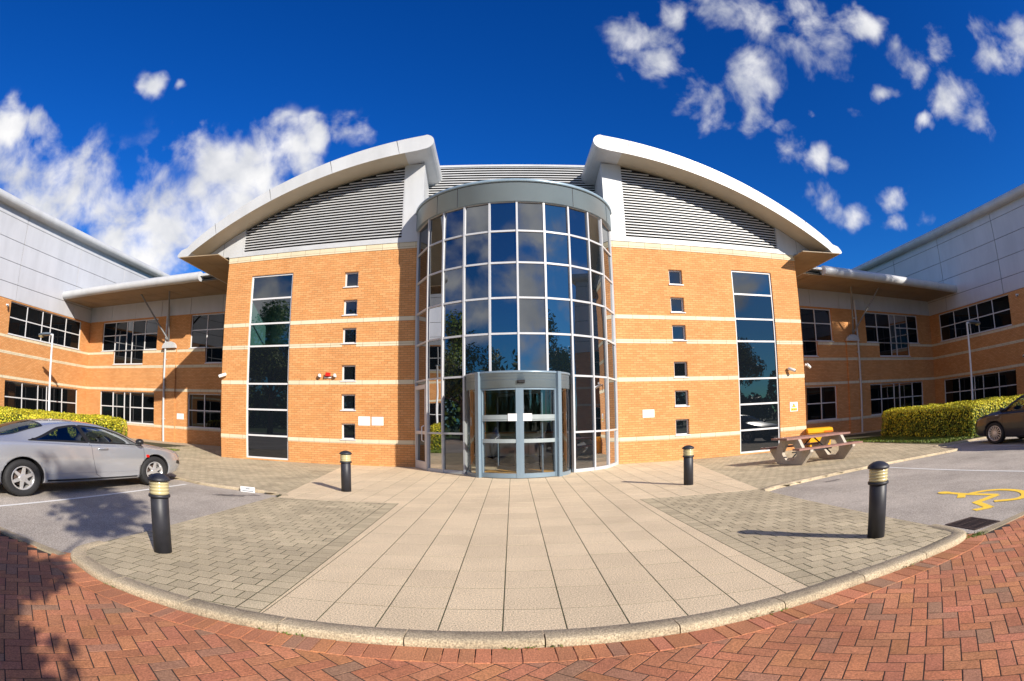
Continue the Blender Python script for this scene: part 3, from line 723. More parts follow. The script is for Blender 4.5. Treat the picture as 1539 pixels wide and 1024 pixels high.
for s in (-1, 1):
    fr = FF(s); ue = UEND[s]
    small = [(2.05, 2.57, a, c) for a, c in SMALLZ]
    tall = (4.64, 6.47, .05, 6.72)
    holes = small+[tall]
    b = wall(fr, -.65, ue, -.05, 7.29, holes, BR)
    # side return of the block
    fs = frame(XC+s*(3.33+ue*cA), 18.48+ue*sA, 0, 1, s, 0)
    wall(fs, 0, 8.2, -.05, 7.29, [], BR, mb=b)
    part(b, 'brick_wall')
    b = MB()
    b.fbox(fr, -.65, ue+.012, -.05, .012, 7.29, 7.51, STONE)
    b.fbox(fs, .0, 8.2, -.05, .012, 7.29, 7.51, STONE)
    for z0, z1 in BANDS:
        cuts = sorted([(h[0], h[1]) for h in holes if h[2] < z1-.02 and h[3] > z0+.005])
        u = -.65
        for c0, c1 in cuts+[(ue+.008, None)]:
            if c0 > u+.01: b.fbox(fr, u, c0, -.05, .008, z0, z1, STONE)
            u = c1
        b.fbox(fs, .0, 8.2, -.05, .008, z0, z1, STONE)
    part(b, 'stone_band')
    b = MB(); b.fbox(fr, -.65, ue+.03, -.05, .03, 7.511, 7.56, WHITE); part(b, 'flashing')
    for (a, c, d, e) in small: window(fr, [a, c], d, e, [], bar=.05, G=GLN, dep=.10)
    tw = window(fr, [4.64, 6.47], .05, 6.72, [.88, 1.81, 2.73, 4.09, 4.91, 5.83], bar=.06, G=GLN, dep=.06, sill=False, name='stair_window')
    # upper panes of the stair window are clear and look into a white room
    pn = tw.children[0]; pn.data.materials.append(GLT)
    for p in pn.data.polygons:
        if p.center.z > (4.1 if s < 0 else 5.8): p.material_index = 1
    b = MB(); rz = 4.15 if s < 0 else 5.85
    P = [fr(4.3, -.35, rz), fr(7.0, -.35, rz), fr(7.0, -2.6, rz), fr(4.3, -2.6, rz)]; Q = [(p[0], p[1], 7.1) for p in P]
    b.hexa(P+Q, ROOMS)
    b.f = [f for i, f in enumerate(b.f) if i != 2]; b.uv.pop(2); b.mi.pop(2); b.sm.pop(2); b.t.pop(2)
    part(b, 'stair_room')
    b = MB(); P = [fr(4.4, -.14, .02), fr(6.7, -.14, .02), fr(6.7, -.16, .02), fr(4.4, -.16, .02)]
    b.hexa(P+[(p[0], p[1], rz-.02) for p in P], BLACK); part(b, 'blind_panel')
    # louvres in the gable, following the curved roof line
    us0, us1 = .49, 6.98
    zbu = lambda u: zb(3.33+u*cA)
    b = MB(); z = 7.66; pitch = .1025
    while z < 10.6:
        # right hand end of the blade where the roof comes down
        hi = us1
        while hi > us0+.2 and zbu(hi) < z+.12: hi -= .02
        if hi <= us0+.25: break
        lo = us0+.02
        P = [fr(lo, .012, z), fr(hi, .012, z), fr(hi, -.075, z+.034), fr(lo, -.075, z+.034)]
        Q = [fr(lo, .012, z+.040), fr(hi, .012, z+.040), fr(hi, -.075, z+.060), fr(lo, -.075, z+.060)]
        b.hexa(P+Q, LOUV)
        z += pitch
    lv = part(b, 'louvre')
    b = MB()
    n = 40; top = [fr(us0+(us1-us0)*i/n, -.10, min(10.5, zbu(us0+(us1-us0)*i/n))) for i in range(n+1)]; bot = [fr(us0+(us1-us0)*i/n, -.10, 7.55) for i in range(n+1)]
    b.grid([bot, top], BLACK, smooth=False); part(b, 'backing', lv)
    b = MB()
    b.fbox(fr, us0-.002, us0+.03, -.08, .02, 7.561, 10.42, WHITE); b.fbox(fr, us1-.02, us1+.02, -.08, .02, 7.561, zbu(us1), WHITE); b.fbox(fr, us0+.031, us1-.021, -.08, .022, 7.561, 7.66, WHITE)
    part(b, 'frame', lv)
    # gable panel beyond the louvre, running past the brick corner
    b = MB(); n = 30; u_a, u_b = us1+.02, 9.0
    pts = [(u_a+(u_b-u_a)*i/n) for i in range(n+1)]
    for a, c in zip(pts[:-1], pts[1:]):
        za, zc = max(7.562, zbu(a)), max(7.562, zbu(c))
        if za <= 7.563 and zc <= 7.563: continue
        b.hexa([fr(a, .014, 7.561), fr(c, .014, 7.561), fr(c, -.05, 7.561), fr(a, -.05, 7.561), fr(a, .014, za), fr(c, .014, zc), fr(c, -.05, zc), fr(a, -.05, za)], WHITE)
    part(b, 'gable_panel')
    b = MB(); b.fbox(fr, 7.94, 7.952, .0, .0165, 7.57, zbu(7.95), JOINT); part(b, 'joint')
    # white pier beside the tower, its inner face running back to the recessed louvre
    b = MB()
    b.hexa([fr(-.22, .03, 7.562), fr(.485, .03, 7.562), fr(.9, -2.6, 7.562), fr(.25, -2.6, 7.562)]+[fr(-.22, .03, 10.43), fr(.485, .03, 10.43), fr(.9, -2.6, 10.43), fr(.25, -2.6, 10.43)], WHITE)
    part(b, 'pier')
    # ---------------- curved roof: thick rounded edge, swept straight back
    def yf(u): return 18.48+.1277*(u-3.33)-1.02
    uo = 12.95
    up = [2.62+(12.25-2.62)*i/44 for i in range(45)]
    lower = [(u, zb(u)+.02) for u in up if u > 3.25]
    zin = zb(2.62)
    th = lambda u: .56-.012*(u-2.6)-.10*max(0, (u-11.0)/2)**2
    upper = [(u, zb(u)+th(u)+.02) for u in up if u > 3.0]
    bull = []
    cxu, czu = 3.05, (zb(3.05)+zb(3.05)+th(3.05))/2+.02+.03; rr = th(3.05)/2
    for k in range(1, 12):
        a = math.pi/2+math.pi*k/12
        bull.append((cxu+rr*1.25*math.cos(a), czu+rr*math.sin(a)))
    tip = [(12.5, zb(12.25)+th(12.3)-.17), (12.78, 7.74), (12.93, 7.60), (12.97, 7.52), (12.93, 7.47), (12.80, 7.455), (12.40, 7.47)]
    prof = upper[::-1]+bull+lower+tip[::-1]
    YB = 27.0
    f0 = lambda p: (XC+s*p[0], yf(p[0]), p[1]); f1 = lambda p: (XC+s*p[0], YB, p[1])
    b = MB()
    A = [f0(p) for p in prof]; B2 = [f1(p) for p in prof]
    b.face(A, WHITE); b.face(B2[::-1], WHITE)
    nU = len(upper); nl0 = nU+len(bull); nl1 = nl0+len(lower)
    n = len(prof)
    for i in range(n):
        j = (i+1) % n
        soff = (nl0+2 <= i < nl1-1)
        b.face([A[i], A[j], B2[j], B2[i]], SOFF if soff else WHITE, smooth=True)
    rf = part(b, 'roof')
    # joints across the fascia
    for uu in (3.9, 6.35, 8.75, 11.1):
        b = MB()
        zl, zh = zb(uu)+.03, zb(uu)+th(uu)+.015
        dx = -.09
        b.hexa([(XC+s*(uu-.004), yf(uu)-.0025, zl), (XC+s*(uu+.004), yf(uu)-.0025, zl), (XC+s*(uu+.004), yf(uu)+.01, zl), (XC+s*(uu-.004), yf(uu)+.01, zl), (XC+s*(uu-.004+.12), yf(uu)-.0015, zh), (XC+s*(uu+.004+.12), yf(uu)-.0015, zh), (XC+s*(uu+.004+.12), yf(uu)+.01, zh), (XC+s*(uu-.004+.12), yf(uu)+.01, zh)], JOINT)
        part(b, 'joint', rf)
    # flat eave boarding beyond the brick corner, back to the set-back wall
    b = MB(); y0 = yf(11.2)+.12
    for k in range(7):
        ya = y0+k*1.22; yb_ = min(ya+1.205, 27)
        for (xa, xb) in ((10.95, 11.9), (11.915, 12.75)):
            b.box(min(XC+s*xa, XC+s*xb), max(XC+s*xa, XC+s*xb), ya, yb_, 7.42, 7.452, SOFB)
    part(b, 'eave_boarding')

# recessed louvre screen behind the tower
b = MB(); z = 7.9
while z < 11.2:
    P = [(-3.0, 20.50, z), (4.08, 20.50, z), (4.08, 20.59, z+.036), (-3.0, 20.59, z+.036)]
    b.hexa(P+[(p[0], p[1], p[2]+(.040 if i < 2 else .026)) for i, p in enumerate(P)], LOUV); z += .1025
lv = part(b, 'louvre')
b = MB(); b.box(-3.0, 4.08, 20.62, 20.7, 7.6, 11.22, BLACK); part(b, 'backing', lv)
b = MB(); b.box(-3.0, 4.08, 20.46, 20.75, 11.221, 11.30, WHITE); part(b, 'frame', lv)
# hidden backs and floors so that no daylight leaks in from behind
b = MB()
for s in (-1, 1):
    fr = FF(s); P = [fr(-.3, -.2, 7.2), fr(UEND[s]-.05, -.2, 7.2), fr(UEND[s]-.05, -7.5, 7.2), fr(-.3, -7.5, 7.2)]
    b.hexa(P+[(p[0], p[1], 7.5) for p in P], ROOMD)
b.box(-9.6, 10.8, 26.2, 26.4, 0, 7.4, ROOMD)
b.box(-9.0, 10.0, 19.9, 26.15, -.3, -.02, ROOMD)
b.box(-9.0, 10.0, 19.9, 26.15, 3.5, 3.85, ROOMD)
part(b, 'inner_structure')

# ---------------- glass entrance tower
TX, TY, TR_ = .54, 19.15, 3.33
ANG = [-77, -55, -41.4, -27.6, -13.8, 0, 13.8, 27.6, 41.4, 55, 77]
LEV = [.05, 1.15, 2.76, 3.93, 4.95, 5.98, 6.94, 7.86]
def tp(a, r=TR_): return (TX+r*math.sin(R(a)), TY-r*math.cos(R(a)))
b = MB()
for i, a in enumerate(ANG):
    fx = frame(*tp(a), math.cos(R(a)), math.sin(R(a)), math.sin(R(a)), -math.cos(R(a)))
    z0 = 2.78 if abs(a) < 20 else .0
    b.fbox(fx, -.028, .028, -.09, .035, z0, 7.87, FRAMT)
for i in range(10):
    p, q = tp(ANG[i]), tp(ANG[i+1]); d = Vector((q[0]-p[0], q[1]-p[1])); ln = d.length; d.normalize()
    fx = frame(p[0], p[1], d.x, d.y, d.y, -d.x)
    mid = 3 <= i <= 6
    for z in LEV+[.03]:
        if mid and z < 2.8: continue
        if z == .03: b.fbox(fx, .029, ln-.029, -.08, .02, .0, .09, FRAMT)
        elif z > .06: b.fbox(fx, .027, ln-.027, -.08, .018, z-.027, z+.027, FRAMT)
tower = part(b, 'glass_tower')
g = MB()
for i in range(10):
    p, q = tp(ANG[i], TR_-.02), tp(ANG[i+1], TR_-.02)
    for z0, z1 in zip(LEV[:-1], LEV[1:]):
        if 3 <= i <= 6 and z0 < 2.7: continue
        # every pane is set a hair out of true, as real panes are
        e = [rnd.uniform(-.011, .011) for _ in range(2)]
        ca_, sb_ = math.sin(R((ANG[i]+ANG[i+1])/2)), -math.cos(R((ANG[i]+ANG[i+1])/2))
        g.face([(p[0]+ca_*e[0], p[1]+sb_*e[0], z0+.02), (q[0]+ca_*e[0], q[1]+sb_*e[0], z0+.02), (q[0]+ca_*e[1], q[1]+sb_*e[1], z1-.02), (p[0]+ca_*e[1], p[1]+sb_*e[1], z1-.02)], GL)
part(g, 'pane', tower)
b = MB()
b.lathe([(TR_-.1, 7.85), (TR_+.07, 7.85), (TR_+.07, 8.47), (TR_+.12, 8.475), (TR_+.12, 8.56), (TR_+.02, 8.60), (TR_-.5, 8.62), (.0, 8.72)], TX, TY, RINGM, n=72, a0=R(-100), a1=R(100), smooth=False)
ring = part(b, 'roof_ring', tower)
for p in ring.data.polygons: p.use_smooth = abs(p.normal.z) < .2
b = MB(); b.lathe([(TR_+.074, 8.455), (TR_+.074, 8.472)], TX, TY, JOINT, n=72, a0=R(-90), a1=R(90))
for a in (-77, -46, -31.5, 30.5, 62): 
    fx = frame(*tp(a, TR_+.07), math.cos(R(a)), math.sin(R(a)), math.sin(R(a)), -math.cos(R(a))); b.fbox(fx, -.008, .008, -.01, .006, 7.86, 8.465, JOINT)
part(b, 'joint', tower)
# small side door in the first bay
p, q = tp(-77), tp(-55); d = Vector((q[0]-p[0], q[1]-p[1])); ln = d.length; d.normalize()
fx = frame(p[0], p[1], d.x, d.y, d.y, -d.x)
b = MB()
for (u0, u1, z0, z1) in ((.06, .15, .04, 2.62), (ln-.14, ln-.045, .04, 2.62), (.151, ln-.141, .04, .26), (.151, ln-.141, 1.1, 1.2), (.151, ln-.141, 2.50, 2.62)): b.fbox(fx, u0, u1, -.05, .045, z0, z1, FRAME)
dr = part(b, 'side_door')
b = MB(); b.tube([fx(ln-.2, .05, .88), fx(ln-.2, .12, .92), fx(ln-.2, .12, 1.33), fx(ln-.2, .05, 1.37)], .018, FRAME); part(b, 'handle', dr)

# ---------------- revolving door drum
DX, DY, DR_ = .51, 16.24, 1.44
b = MB()
b.lathe([(DR_-.12, 2.36), (DR_+.02, 2.36), (DR_+.02, 2.74), (DR_+.045, 2.745), (DR_+.045, 2.80), (DR_-.05, 2.815), (.0, 2.83)], DX, DY, BLUE, n=64, smooth=False)
b.lathe([(.0, 2.40), (DR_-.12, 2.40)], DX, DY, BLUED, n=48, smooth=False)
b.lathe([(DR_+.023, 2.565), (DR_+.0235, 2.572)], DX, DY, BLUED, n=64)
b.lathe([(DR_+.023, 2.655), (DR_+.0235, 2.660)], DX, DY, BLUED, n=64)
rd = part(b, 'revolving_door')
for p in rd.data.polygons: p.use_smooth = abs(p.normal.z) < .2
def dp(a, r=DR_): return (DX+r*math.sin(R(a)), DY-r*math.cos(R(a)))
def dfr(a, r=DR_): return frame(*dp(a, r), math.cos(R(a)), math.sin(R(a)), math.sin(R(a)), -math.cos(R(a)))
for a in (-47, 44.5):
    b = MB(); b.fbox(dfr(a), -.065, .065, -.05, .10, 0, 2.80, BLUE); part(b, 'post', rd)
for a in (-100, 98):
    b = MB(); b.fbox(dfr(a), -.07, .07, -.06, .06, 0, 2.36, BLUED); part(b, 'post', rd)
b = MB()
for a0, a1 in ((-97, -50), (47.5, 95)): b.lathe([(DR_, .1), (DR_, 2.36)], DX, DY, GLC, n=12, a0=R(a0), a1=R(a1))
for a0, a1 in ((-44.5, -3.4), (3.0, 42)): b.lathe([(DR_-.03, .12), (DR_-.03, 2.36)], DX, DY, GLC, n=14, a0=R(a0), a1=R(a1))
part(b, 'curved_glass', rd)
for a0, a1 in ((-99, -50), (47.5, 97)):
    b = MB(); b.lathe([(DR_-.03, .0), (DR_+.03, .0), (DR_+.03, .10), (DR_-.03, .10)], DX, DY, BLUE, n=12, a0=R(a0), a1=R(a1), smooth=False); part(b, 'plinth', rd)
for a0, a1, st in ((-44.5, -.2, (-44, -2.0)), (.2, 42, (2.2, 41.5))):
    b = MB()
    for z0, z1 in ((.015, .135), (.93, 1.03), (1.50, 1.53), (1.54, 1.66), (2.31, 2.355)):
        M_ = BLUE if z0 < .1 or z0 > 2 else RAIL
        b.lathe([(DR_-.055, z0), (DR_-.005, z0), (DR_-.005, z1), (DR_-.055, z1), (DR_-.055, z0)], DX, DY, M_, n=14, a0=R(a0), a1=R(a1), smooth=False)
    b.fbox(dfr(a0 if a0 < -20 else 1.95, DR_), -.025 if a0 < -20 else -.052, .04 if a0 < -20 else .052, -.06, .006, .012, 2.354, BLUE)
    b.fbox(dfr(a1 if a1 > 20 else -1.95, DR_), -.04 if a1 > 20 else -.052, .025 if a1 > 20 else .052, -.06, .006, .012, 2.354, BLUE)
    part(b, 'door_leaf', rd)
b = MB()   # wings of the turnstile inside
for a in (28, 208):
    fx = frame(DX, DY, math.sin(R(a)), -math.cos(R(a)), math.cos(R(a)), math.sin(R(a)))
    for (u0, u1, z0, z1) in ((.1, .16, .05, 2.3), (1.22, 1.28, .05, 2.3), (.16, 1.22, .05, .16), (.16, 1.22, 1.0, 1.06), (.16, 1.22, 2.22, 2.3)): b.fbox(fx, u0, u1, -.02, .02, z0, z1, BLUED)
part(b, 'turning_wing', rd)
for sgn in (-1, 1):     # paper notices stuck inside the leaves
    b = MB(); a = -7.7 if sgn < 0 else 7.9
    b.fbox(dfr(a, DR_+.002), -.115, .115, 0, .003, 1.50, 1.69, SIGNW)
    for k in range(3): b.fbox(dfr(a, DR_+.002), -.085, .085, .0032, .004, 1.56+k*.035, 1.567+k*.035, INKG)
    part(b, 'paper_notice', rd)
b = MB(); fx = dfr(1.5, DR_+.02); b.fbox(fx, -.10, .10, .0, .05, 2.47, 2.56, BLACK); b.fbox(fx, -.07, .07, .05, .085, 2.485, 2.53, BLACK); part(b, 'door_sensor', rd)

# inside the lobby
t = empty('door_mat', (.51, 16.24, 0)); tag(t, 'orange coir mat on the floor inside the revolving door', 'door mat')
b = MB(); b.lathe([(.0, .022), (DR_-.12, .022), (DR_-.10, .0)], 0, 0, MATO, n=40, smooth=False); b.build('mat', t)
b = MB(); b.box(-DR_+.2, DR_-.2, -.01, .01, .0225, .026, STEEL); b.build('trim_strip', t)
t = empty('reception_desk', (.9, 20.6, 0)); tag(t, 'pale reception desk standing behind the revolving door', 'desk')
b = MB(); b.box(-1.6, 1.6, -.35, .0, .25, 1.05, ROOMW); b.build('front', t)
b = MB(); b.box(-1.7, 1.7, -.45, .5, 1.052, 1.10, TIMB); b.build('top', t)
b = MB(); b.box(-1.5, 1.5, -.28, .3, .0, .248, BLACK); b.build('plinth', t)
t = empty('wall_panel', (1.9, 19.0, 0)); tag(t, 'timber room divider inside the glass tower', 'room divider')
b = MB(); b.box(-.05, .05, -.6, .6, .06, 2.7, TIMB); b.build('board', t); b = MB(); b.box(-.12, .12, -.62, .62, 0, .058, BLACK); b.build('foot', t)
b = MB(); b.face([(x, y, -.012) for x, y in [tp(a, TR_-.08) for a in range(-100, 101, 8)]+[(4, 24), (-3, 24)]], ROOMD)
b.face([(x, y, 2.95) for x, y in [tp(a, TR_-.12) for a in range(-100, 101, 8)]+[(4, 24), (-3, 24)]], ROOMD)
b.box(-3.2, 4.3, 24.0, 24.1, 0, 7.5, ROOMD)
part(b, 'lobby')

# ---------------- set-back walls and wings
def ln_frame(p, q, flip):
    d = Vector((q[0]-p[0], q[1]-p[1])); L_ = d.length; d.normalize()
    n_ = Vector((d.y, -d.x))*(1 if not flip else -1)
    return frame(p[0], p[1], d.x, d.y, n_.x, n_.y), L_
recL, LL = ln_frame((-25.5, 28.2), (-9.9, 25.63), False)
recR, LR = ln_frame((27.5, 28.2), (10.9, 25.13), True)
cL = (15.6/LL); cR = (16.6/LR)
UL = lambda X: (X+25.5)/cL
UR = lambda X: (27.5-X)/cR
winL = frame(-25.5, 0, 0, 1, 1, 0); winR = frame(27.5, 0, 0, 1, -1, 0)
def bands(fr, u0, u1, holes, b):
    for z0, z1 in BANDS:
        cuts = sorted([(h[0], h[1]) for h in holes if h[2] < z1-.02 and h[3] > z0+.005]); u = u0
        for c0, c1 in cuts+[(u1, None)]:
            if c0 > u+.01: b.fbox(fr, u, c0, -.05, .008, z0, z1, STONE)
            u = c1
def groups(fr, L_, specs, name):
    holes = []
    for ub, z0, z1, tr, ext, solid in specs:
        holes.append((ub[0], ub[-1], z0, z1))
        if ext:
            ids = [e[0] for e in ext]; holes.append((ub[min(ids)], ub[max(ids)+1], ext[0][1], z0))
    return holes
recspec = {
 'L': [([UL(x) for x in (-24.1, -22.85, -21.75, -21.2, -20.07, -18.95)], 5.0, 6.74, [5.92], [(1, 4.2), (2, 4.2), (3, 4.2)], (2,)),
       ([UL(x) for x in (-16.35, -15.2, -14.02)], 5.0, 6.78, [5.95], [(1, 4.2)], ()),
       ([UL(x) for x in (-24.05, -22.8, -21.7, -21.15, -20.05, -18.98)], .86, 2.63, [1.75], [], (2,)),
       ([UL(x) for x in (-16.35, -15.2, -14.03)], .86, 2.63, [1.75], [], ())],
 'R': [([UR(x) for x in (25.98, 24.85, 23.57, 23.0, 21.72, 20.6)], 5.0, 6.74, [5.92], [(1, 4.2), (2, 4.2), (3, 4.2)], (2,)),
       ([UR(x) for x in (17.76, 16.52, 15.46)], 5.0, 6.74, [5.95], [(1, 4.2)], ()),
       ([UR(x) for x in (26.1, 24.95, 23.58, 23.0, 21.74, 20.64)], .86, 2.63, [1.75], [], (2,)),
       ([UR(x) for x in (17.8, 16.65, 15.52)], .86, 2.63, [1.75], [], ())]}
wings = [20.62, 22.15, 23.55, 24.35, 25.8, 27.27]
for key, fr, L_ in (('L', recL, LL), ('R', recR, LR)):
    sp = recspec[key]; holes = groups(fr, L_, sp, key)
    b = wall(fr, 0, L_, -.05, 6.82, holes, BR)
    # brick pier under the strut corbel
    pu = (UL(-18.2), UL(-17.28)) if key == 'L' else (UR(19.6), UR(18.72))
    b.fbox(fr, pu[0], pu[1], .001, .09, -.05, 5.02, BR)
    part(b, 'brick_wall')
    b = MB(); bands(fr, 0, L_, holes, b)
    for z0, z1 in BANDS: b.fbox(fr, pu[0], pu[1], .05, .098, z0, z1, STONE)
    part(b, 'stone_band')
    for ub, z0, z1, tr, ext, solid in sp: window(fr, ub, z0, z1, tr, extra=ext, solid=solid)
    # pale cladding strip under the canopy
    b = MB(); u = 0
    while u < L_:
        b.fbox(fr, u+.012, min(u+2.3, L_)-.012, -.03, .02, 6.822, 7.76, CLAD); u += 2.3
    b.fbox(fr, 0, L_, -.06, -.031, 6.8, 7.8, JOINT)
    part(b, 'cladding')
    # domed stone corbel and the two struts that carry the canopy
    mu = sum(pu)/2; b = MB(); pr_ = [(mu-.54, 5.02), (mu+.54, 5.02), (mu+.50, 5.17), (mu+.36, 5.30), (mu+.18, 5.36), (mu-.18, 5.36), (mu-.36, 5.30), (mu-.50, 5.17)]
    b.prism(pr_, lambda p: fr(p[0], .10, p[1]), lambda p: fr(p[0], .26, p[1]), WHITE); cb = part(b, 'corbel')
    for X, Y in (((-19.15, 25.3), (-16.87, 24.96)) if key == 'L' else ((18.44, 25.06), (20.56, 25.12))):
        b = MB(); b.tube([fr(mu+(.1 if (X < -18 or 19 > X > 0) else -.1)*(0), .25, 5.4), (X, Y, 7.80)], .05, STRUT, 12); part(b, 'strut')
    b = MB(); X = -18.05 if key == 'L' else 19.62
    u = UL(X) if key == 'L' else UR(X)
    b.tube([fr(u, .17, -.03), fr(u, .17, 7.3)], .06, WHITE, 12)
    for zz in (1.2, 2.9, 4.4, 6.3): b.fbox(fr, u-.085, u+.085, .01, .19, zz, zz+.05, WHITE)
    part(b, 'downpipe')
    # canopy: boarded soffit, rounded nose, roof sheet
    s = -1 if key == 'L' else 1
    b = MB(); ue = UL(-11.6) if key == 'L' else UR(12.7); u = 0.02
    while u < ue:
        e = min(u+1.48, ue)
        for w0, w1 in ((.05, 1.42), (1.44, 2.74)): b.fbox(fr, u+.008, e-.008, w0, w1, 7.725, 7.76, SOFB)
        u += 1.5
    cn = part(b, 'canopy')
    b = MB(); b.fbox(fr, .0, ue, .02, 2.8, 7.765, 7.80, BLACK); b.fbox(fr, .0, ue, .02, 2.95, 7.95, 8.06, WHITE); part(b, 'roof_sheet', cn)
    un = UL(-13.5) if key == 'L' else UR(14.72)
    b = MB(); uu = .03
    while uu < un-.2:
        e = min(uu+3.05, un)
        b.tube([fr(uu+.006, 2.9, 7.94), fr(e-.006, 2.9, 7.94)], .235, WHITE, 20); uu += 3.05
    part(b, 'nose', cn)
for key, fr in (('L', winL), ('R', winR)):
    Y0W = 10.3
    sets = [(wings, 5.0, 6.72), (wings, .86, 2.61)]+[]+[([w-9.0 for w in wings], 5.0, 6.72), ([w-9.0 for w in wings], .86, 2.61)]
    holes = [(w[0], w[-1], z0, z1) for w, z0, z1 in sets]
    b = wall(fr, Y0W, 28.2, -.05, 6.78, holes, BR)
    wall(frame(-25.5 if key == 'L' else 27.5, Y0W, -1 if key == 'L' else 1, 0, 0, -1), 0, 16, -.05, 11.5, [], BR, mb=b)
    part(b, 'brick_wall')
    b = MB(); bands(fr, Y0W, 28.2, holes, b); part(b, 'stone_band')
    for w, z0, z1 in sets: window(fr, w, z0, z1, [(z0+z1)/2+.03], solid=())
    b = MB(); ys = [10.3, 15.82, 20.97, 26.3, 31.4, 36.5, 41.6]; zs = [6.782, 7.62, 8.72, 9.86, 11.0, 11.5]
    for a, c in zip(ys[:-1], ys[1:]):
        for d, e in zip(zs[:-1], zs[1:]): b.fbox(fr, a+.022, c-.022, -.03, .02, d+.014, e-.014, CLAD)
    b.fbox(fr, Y0W, 41.6, -.08, -.031, 6.77, 11.5, JOINT)
    part(b, 'cladding')
    b = MB(); sx = 1 if key == 'L' else -1; xw = -25.5 if key == 'L' else 27.5
    prof = [(-.2, 11.40)]+[(.26+.29*math.cos(a), 11.70+.27*math.sin(a)) for a in np.linspace(-math.pi*.62, math.pi*.55, 12)]+[(-.2, 12.0), (-15, 12.8), (-15, 11.4)]
    y = Y0W-.4
    while y < 42:
        b.prism(prof, lambda p, y=y: (xw+sx*p[0], y+.01, p[1]), lambda p, y=y: (xw+sx*p[0], y+4.99, p[1]), WHITE); y += 5.0
    o = part(b, 'eave')
    b = MB(); b.tube([(xw+sx*.16, 35.6, 7.9), (xw+sx*.16, 35.6, 11.45)], .07, WHITE, 10); part(b, 'downpipe')
b = MB()
for xw, sx in ((-25.5, -1), (27.5, 1)):
    b = MB(); b.box(min(xw+sx*.3, xw+sx*.4), max(xw+sx*.3, xw+sx*.4), 10.5, 28.2, 0, 6.7, BLACK); part(b, 'inner_structure')

# ================================================================== loose things
# ---------------- bollard lights
def bollard():
    t = empty('bollard_light')
    b = MB(); b.lathe([(.0, 0), (.108, 0), (.108, .60), (.095, .612), (.0, .612)], 0, 0, BOLM, 32)
    o = b.build('post', t)
    b = MB(); b.lathe([(.0, .6125), (.128, .6125), (.131, .622), (.131, .634), (.126, .642), (.0, .642)], 0, 0, BOLM, 32); b.build('collar', t)
    b = MB()
    prof = [(.07, .6425), (.110, .6425)]
    for k in range(4):
        z = .650+k*.034; prof += [(.114, z), (.119, z+.012), (.119, z+.017), (.106, z+.026)]
    prof += [(.112, .789), (.0, .789)]
    b.lathe(prof, 0, 0, LENS, 32); b.build('lens', t)
    b = MB(); b.lathe([(.0, .79), (.133, .79), (.137, .797), (.137, .810), (.118, .832), (.07, .858), (.03, .868), (.0, .870)], 0, 0, BOLM, 32); b.build('cap', t)
    return t
b0 = bollard()
for i, (x, y, lab, tilt) in enumerate(((-3.66, 5.30, 'big near black bollard light on the grey blocks beside the silver car', .012), (4.17, 5.30, 'big near black bollard light casting its shadow over the right grey blocks', -.010),
                       (-3.25, 11.78, 'far black bollard light in front of the left brick wall', 0), (4.05, 11.95, 'far black bollard light between the entrance and the picnic table', 0.006))):
    o = b0 if i == 0 else copy_tree(b0)
    o.location = (x, y, 0); o.rotation_euler = (0, tilt, rnd.uniform(0, 3)); tag(o, lab, 'bollard light', 'black bollard lights along the entrance path')

# ---------------- picnic table
def rotp(x, y, a): return (x*math.cos(a)-y*math.sin(a), x*math.sin(a)+y*math.cos(a))
t = empty('picnic_table', (8.82, 14.50, 0.002), math.atan2(.32, 1.68)); tag(t, 'picnic table with red-brown plank top and benches on concrete legs', 'picnic table')
for k in range(4): 
    b = MB(); y = -.36+k*.185; b.box(-1.30, 1.30, y, y+.172, .695, .745, PLNK); b.build('top_plank', t)
for sgn in (-1, 1):
    for k in range(2):
        b = MB(); y = sgn*(.60+.155*k); b.box(-1.30, 1.30, min(y, y+sgn*.145), max(y, y+sgn*.145), .425, .47, PLNK); b.build('bench_plank', t)
for x in (-.86, .86):
    b = MB()
    # one cast frame: sloping legs, seat arms and a hexagonal hole
    outer = [(-.40, .69), (.40, .69), (.60, .425), (.93, .42), (.93, .36), (.56, .0), (-.56, .0), (-.93, .36), (-.93, .42), (-.60, .425)]
    inner = [(-.16, .56), (.16, .56), (.33, .34), (.33, .26), (.17, .11), (-.17, .11), (-.33, .26), (-.33, .34)]
    bmm = bmesh.new()
    d = .055
    def ring(pl, xx): return [bmm.verts.new((xx, p[0], p[1])) for p in pl]
    for xx in (x-d, x+d):
        vo, vi = ring(outer, xx), ring(inner, xx)
        es = [bmm.edges.new((v[i], v[(i+1) % len(v)])) for v in (vo, vi) for i in range(len(v))]
        bmesh.ops.triangle_fill(bmm, use_beauty=True, edges=es)
    bmm.verts.ensure_lookup_table()
    no, ni = len(outer), len(inner)
    for base, n_ in ((0, no), (no, ni)):
        for i in range(n_):
            j = (i+1) % n_
            bmm.faces.new([bmm.verts[base+i], bmm.verts[base+j], bmm.verts[base+j+no+ni], bmm.verts[base+i+no+ni]])
    bmesh.ops.recalc_face_normals(bmm, faces=bmm.faces[:])
    me = bpy.data.meshes.new('concrete_leg'); bmm.to_mesh(me); bmm.free(); me.materials.append(CONC)
    o = bpy.data.objects.new('concrete_leg', me); COL.objects.link(o); o.parent = t
for x0, x1 in ((-.78, -.05), (.78, .05)):
    b = MB(); b.tube([(x0, 0, .18), (x1, 0, .69)], .022, BLACK, 8); b.build('brace', t)
b = MB(); b.box(-.80, .80, -.02, .02, .30, .335, BLACK); b.build('tie_bar', t)

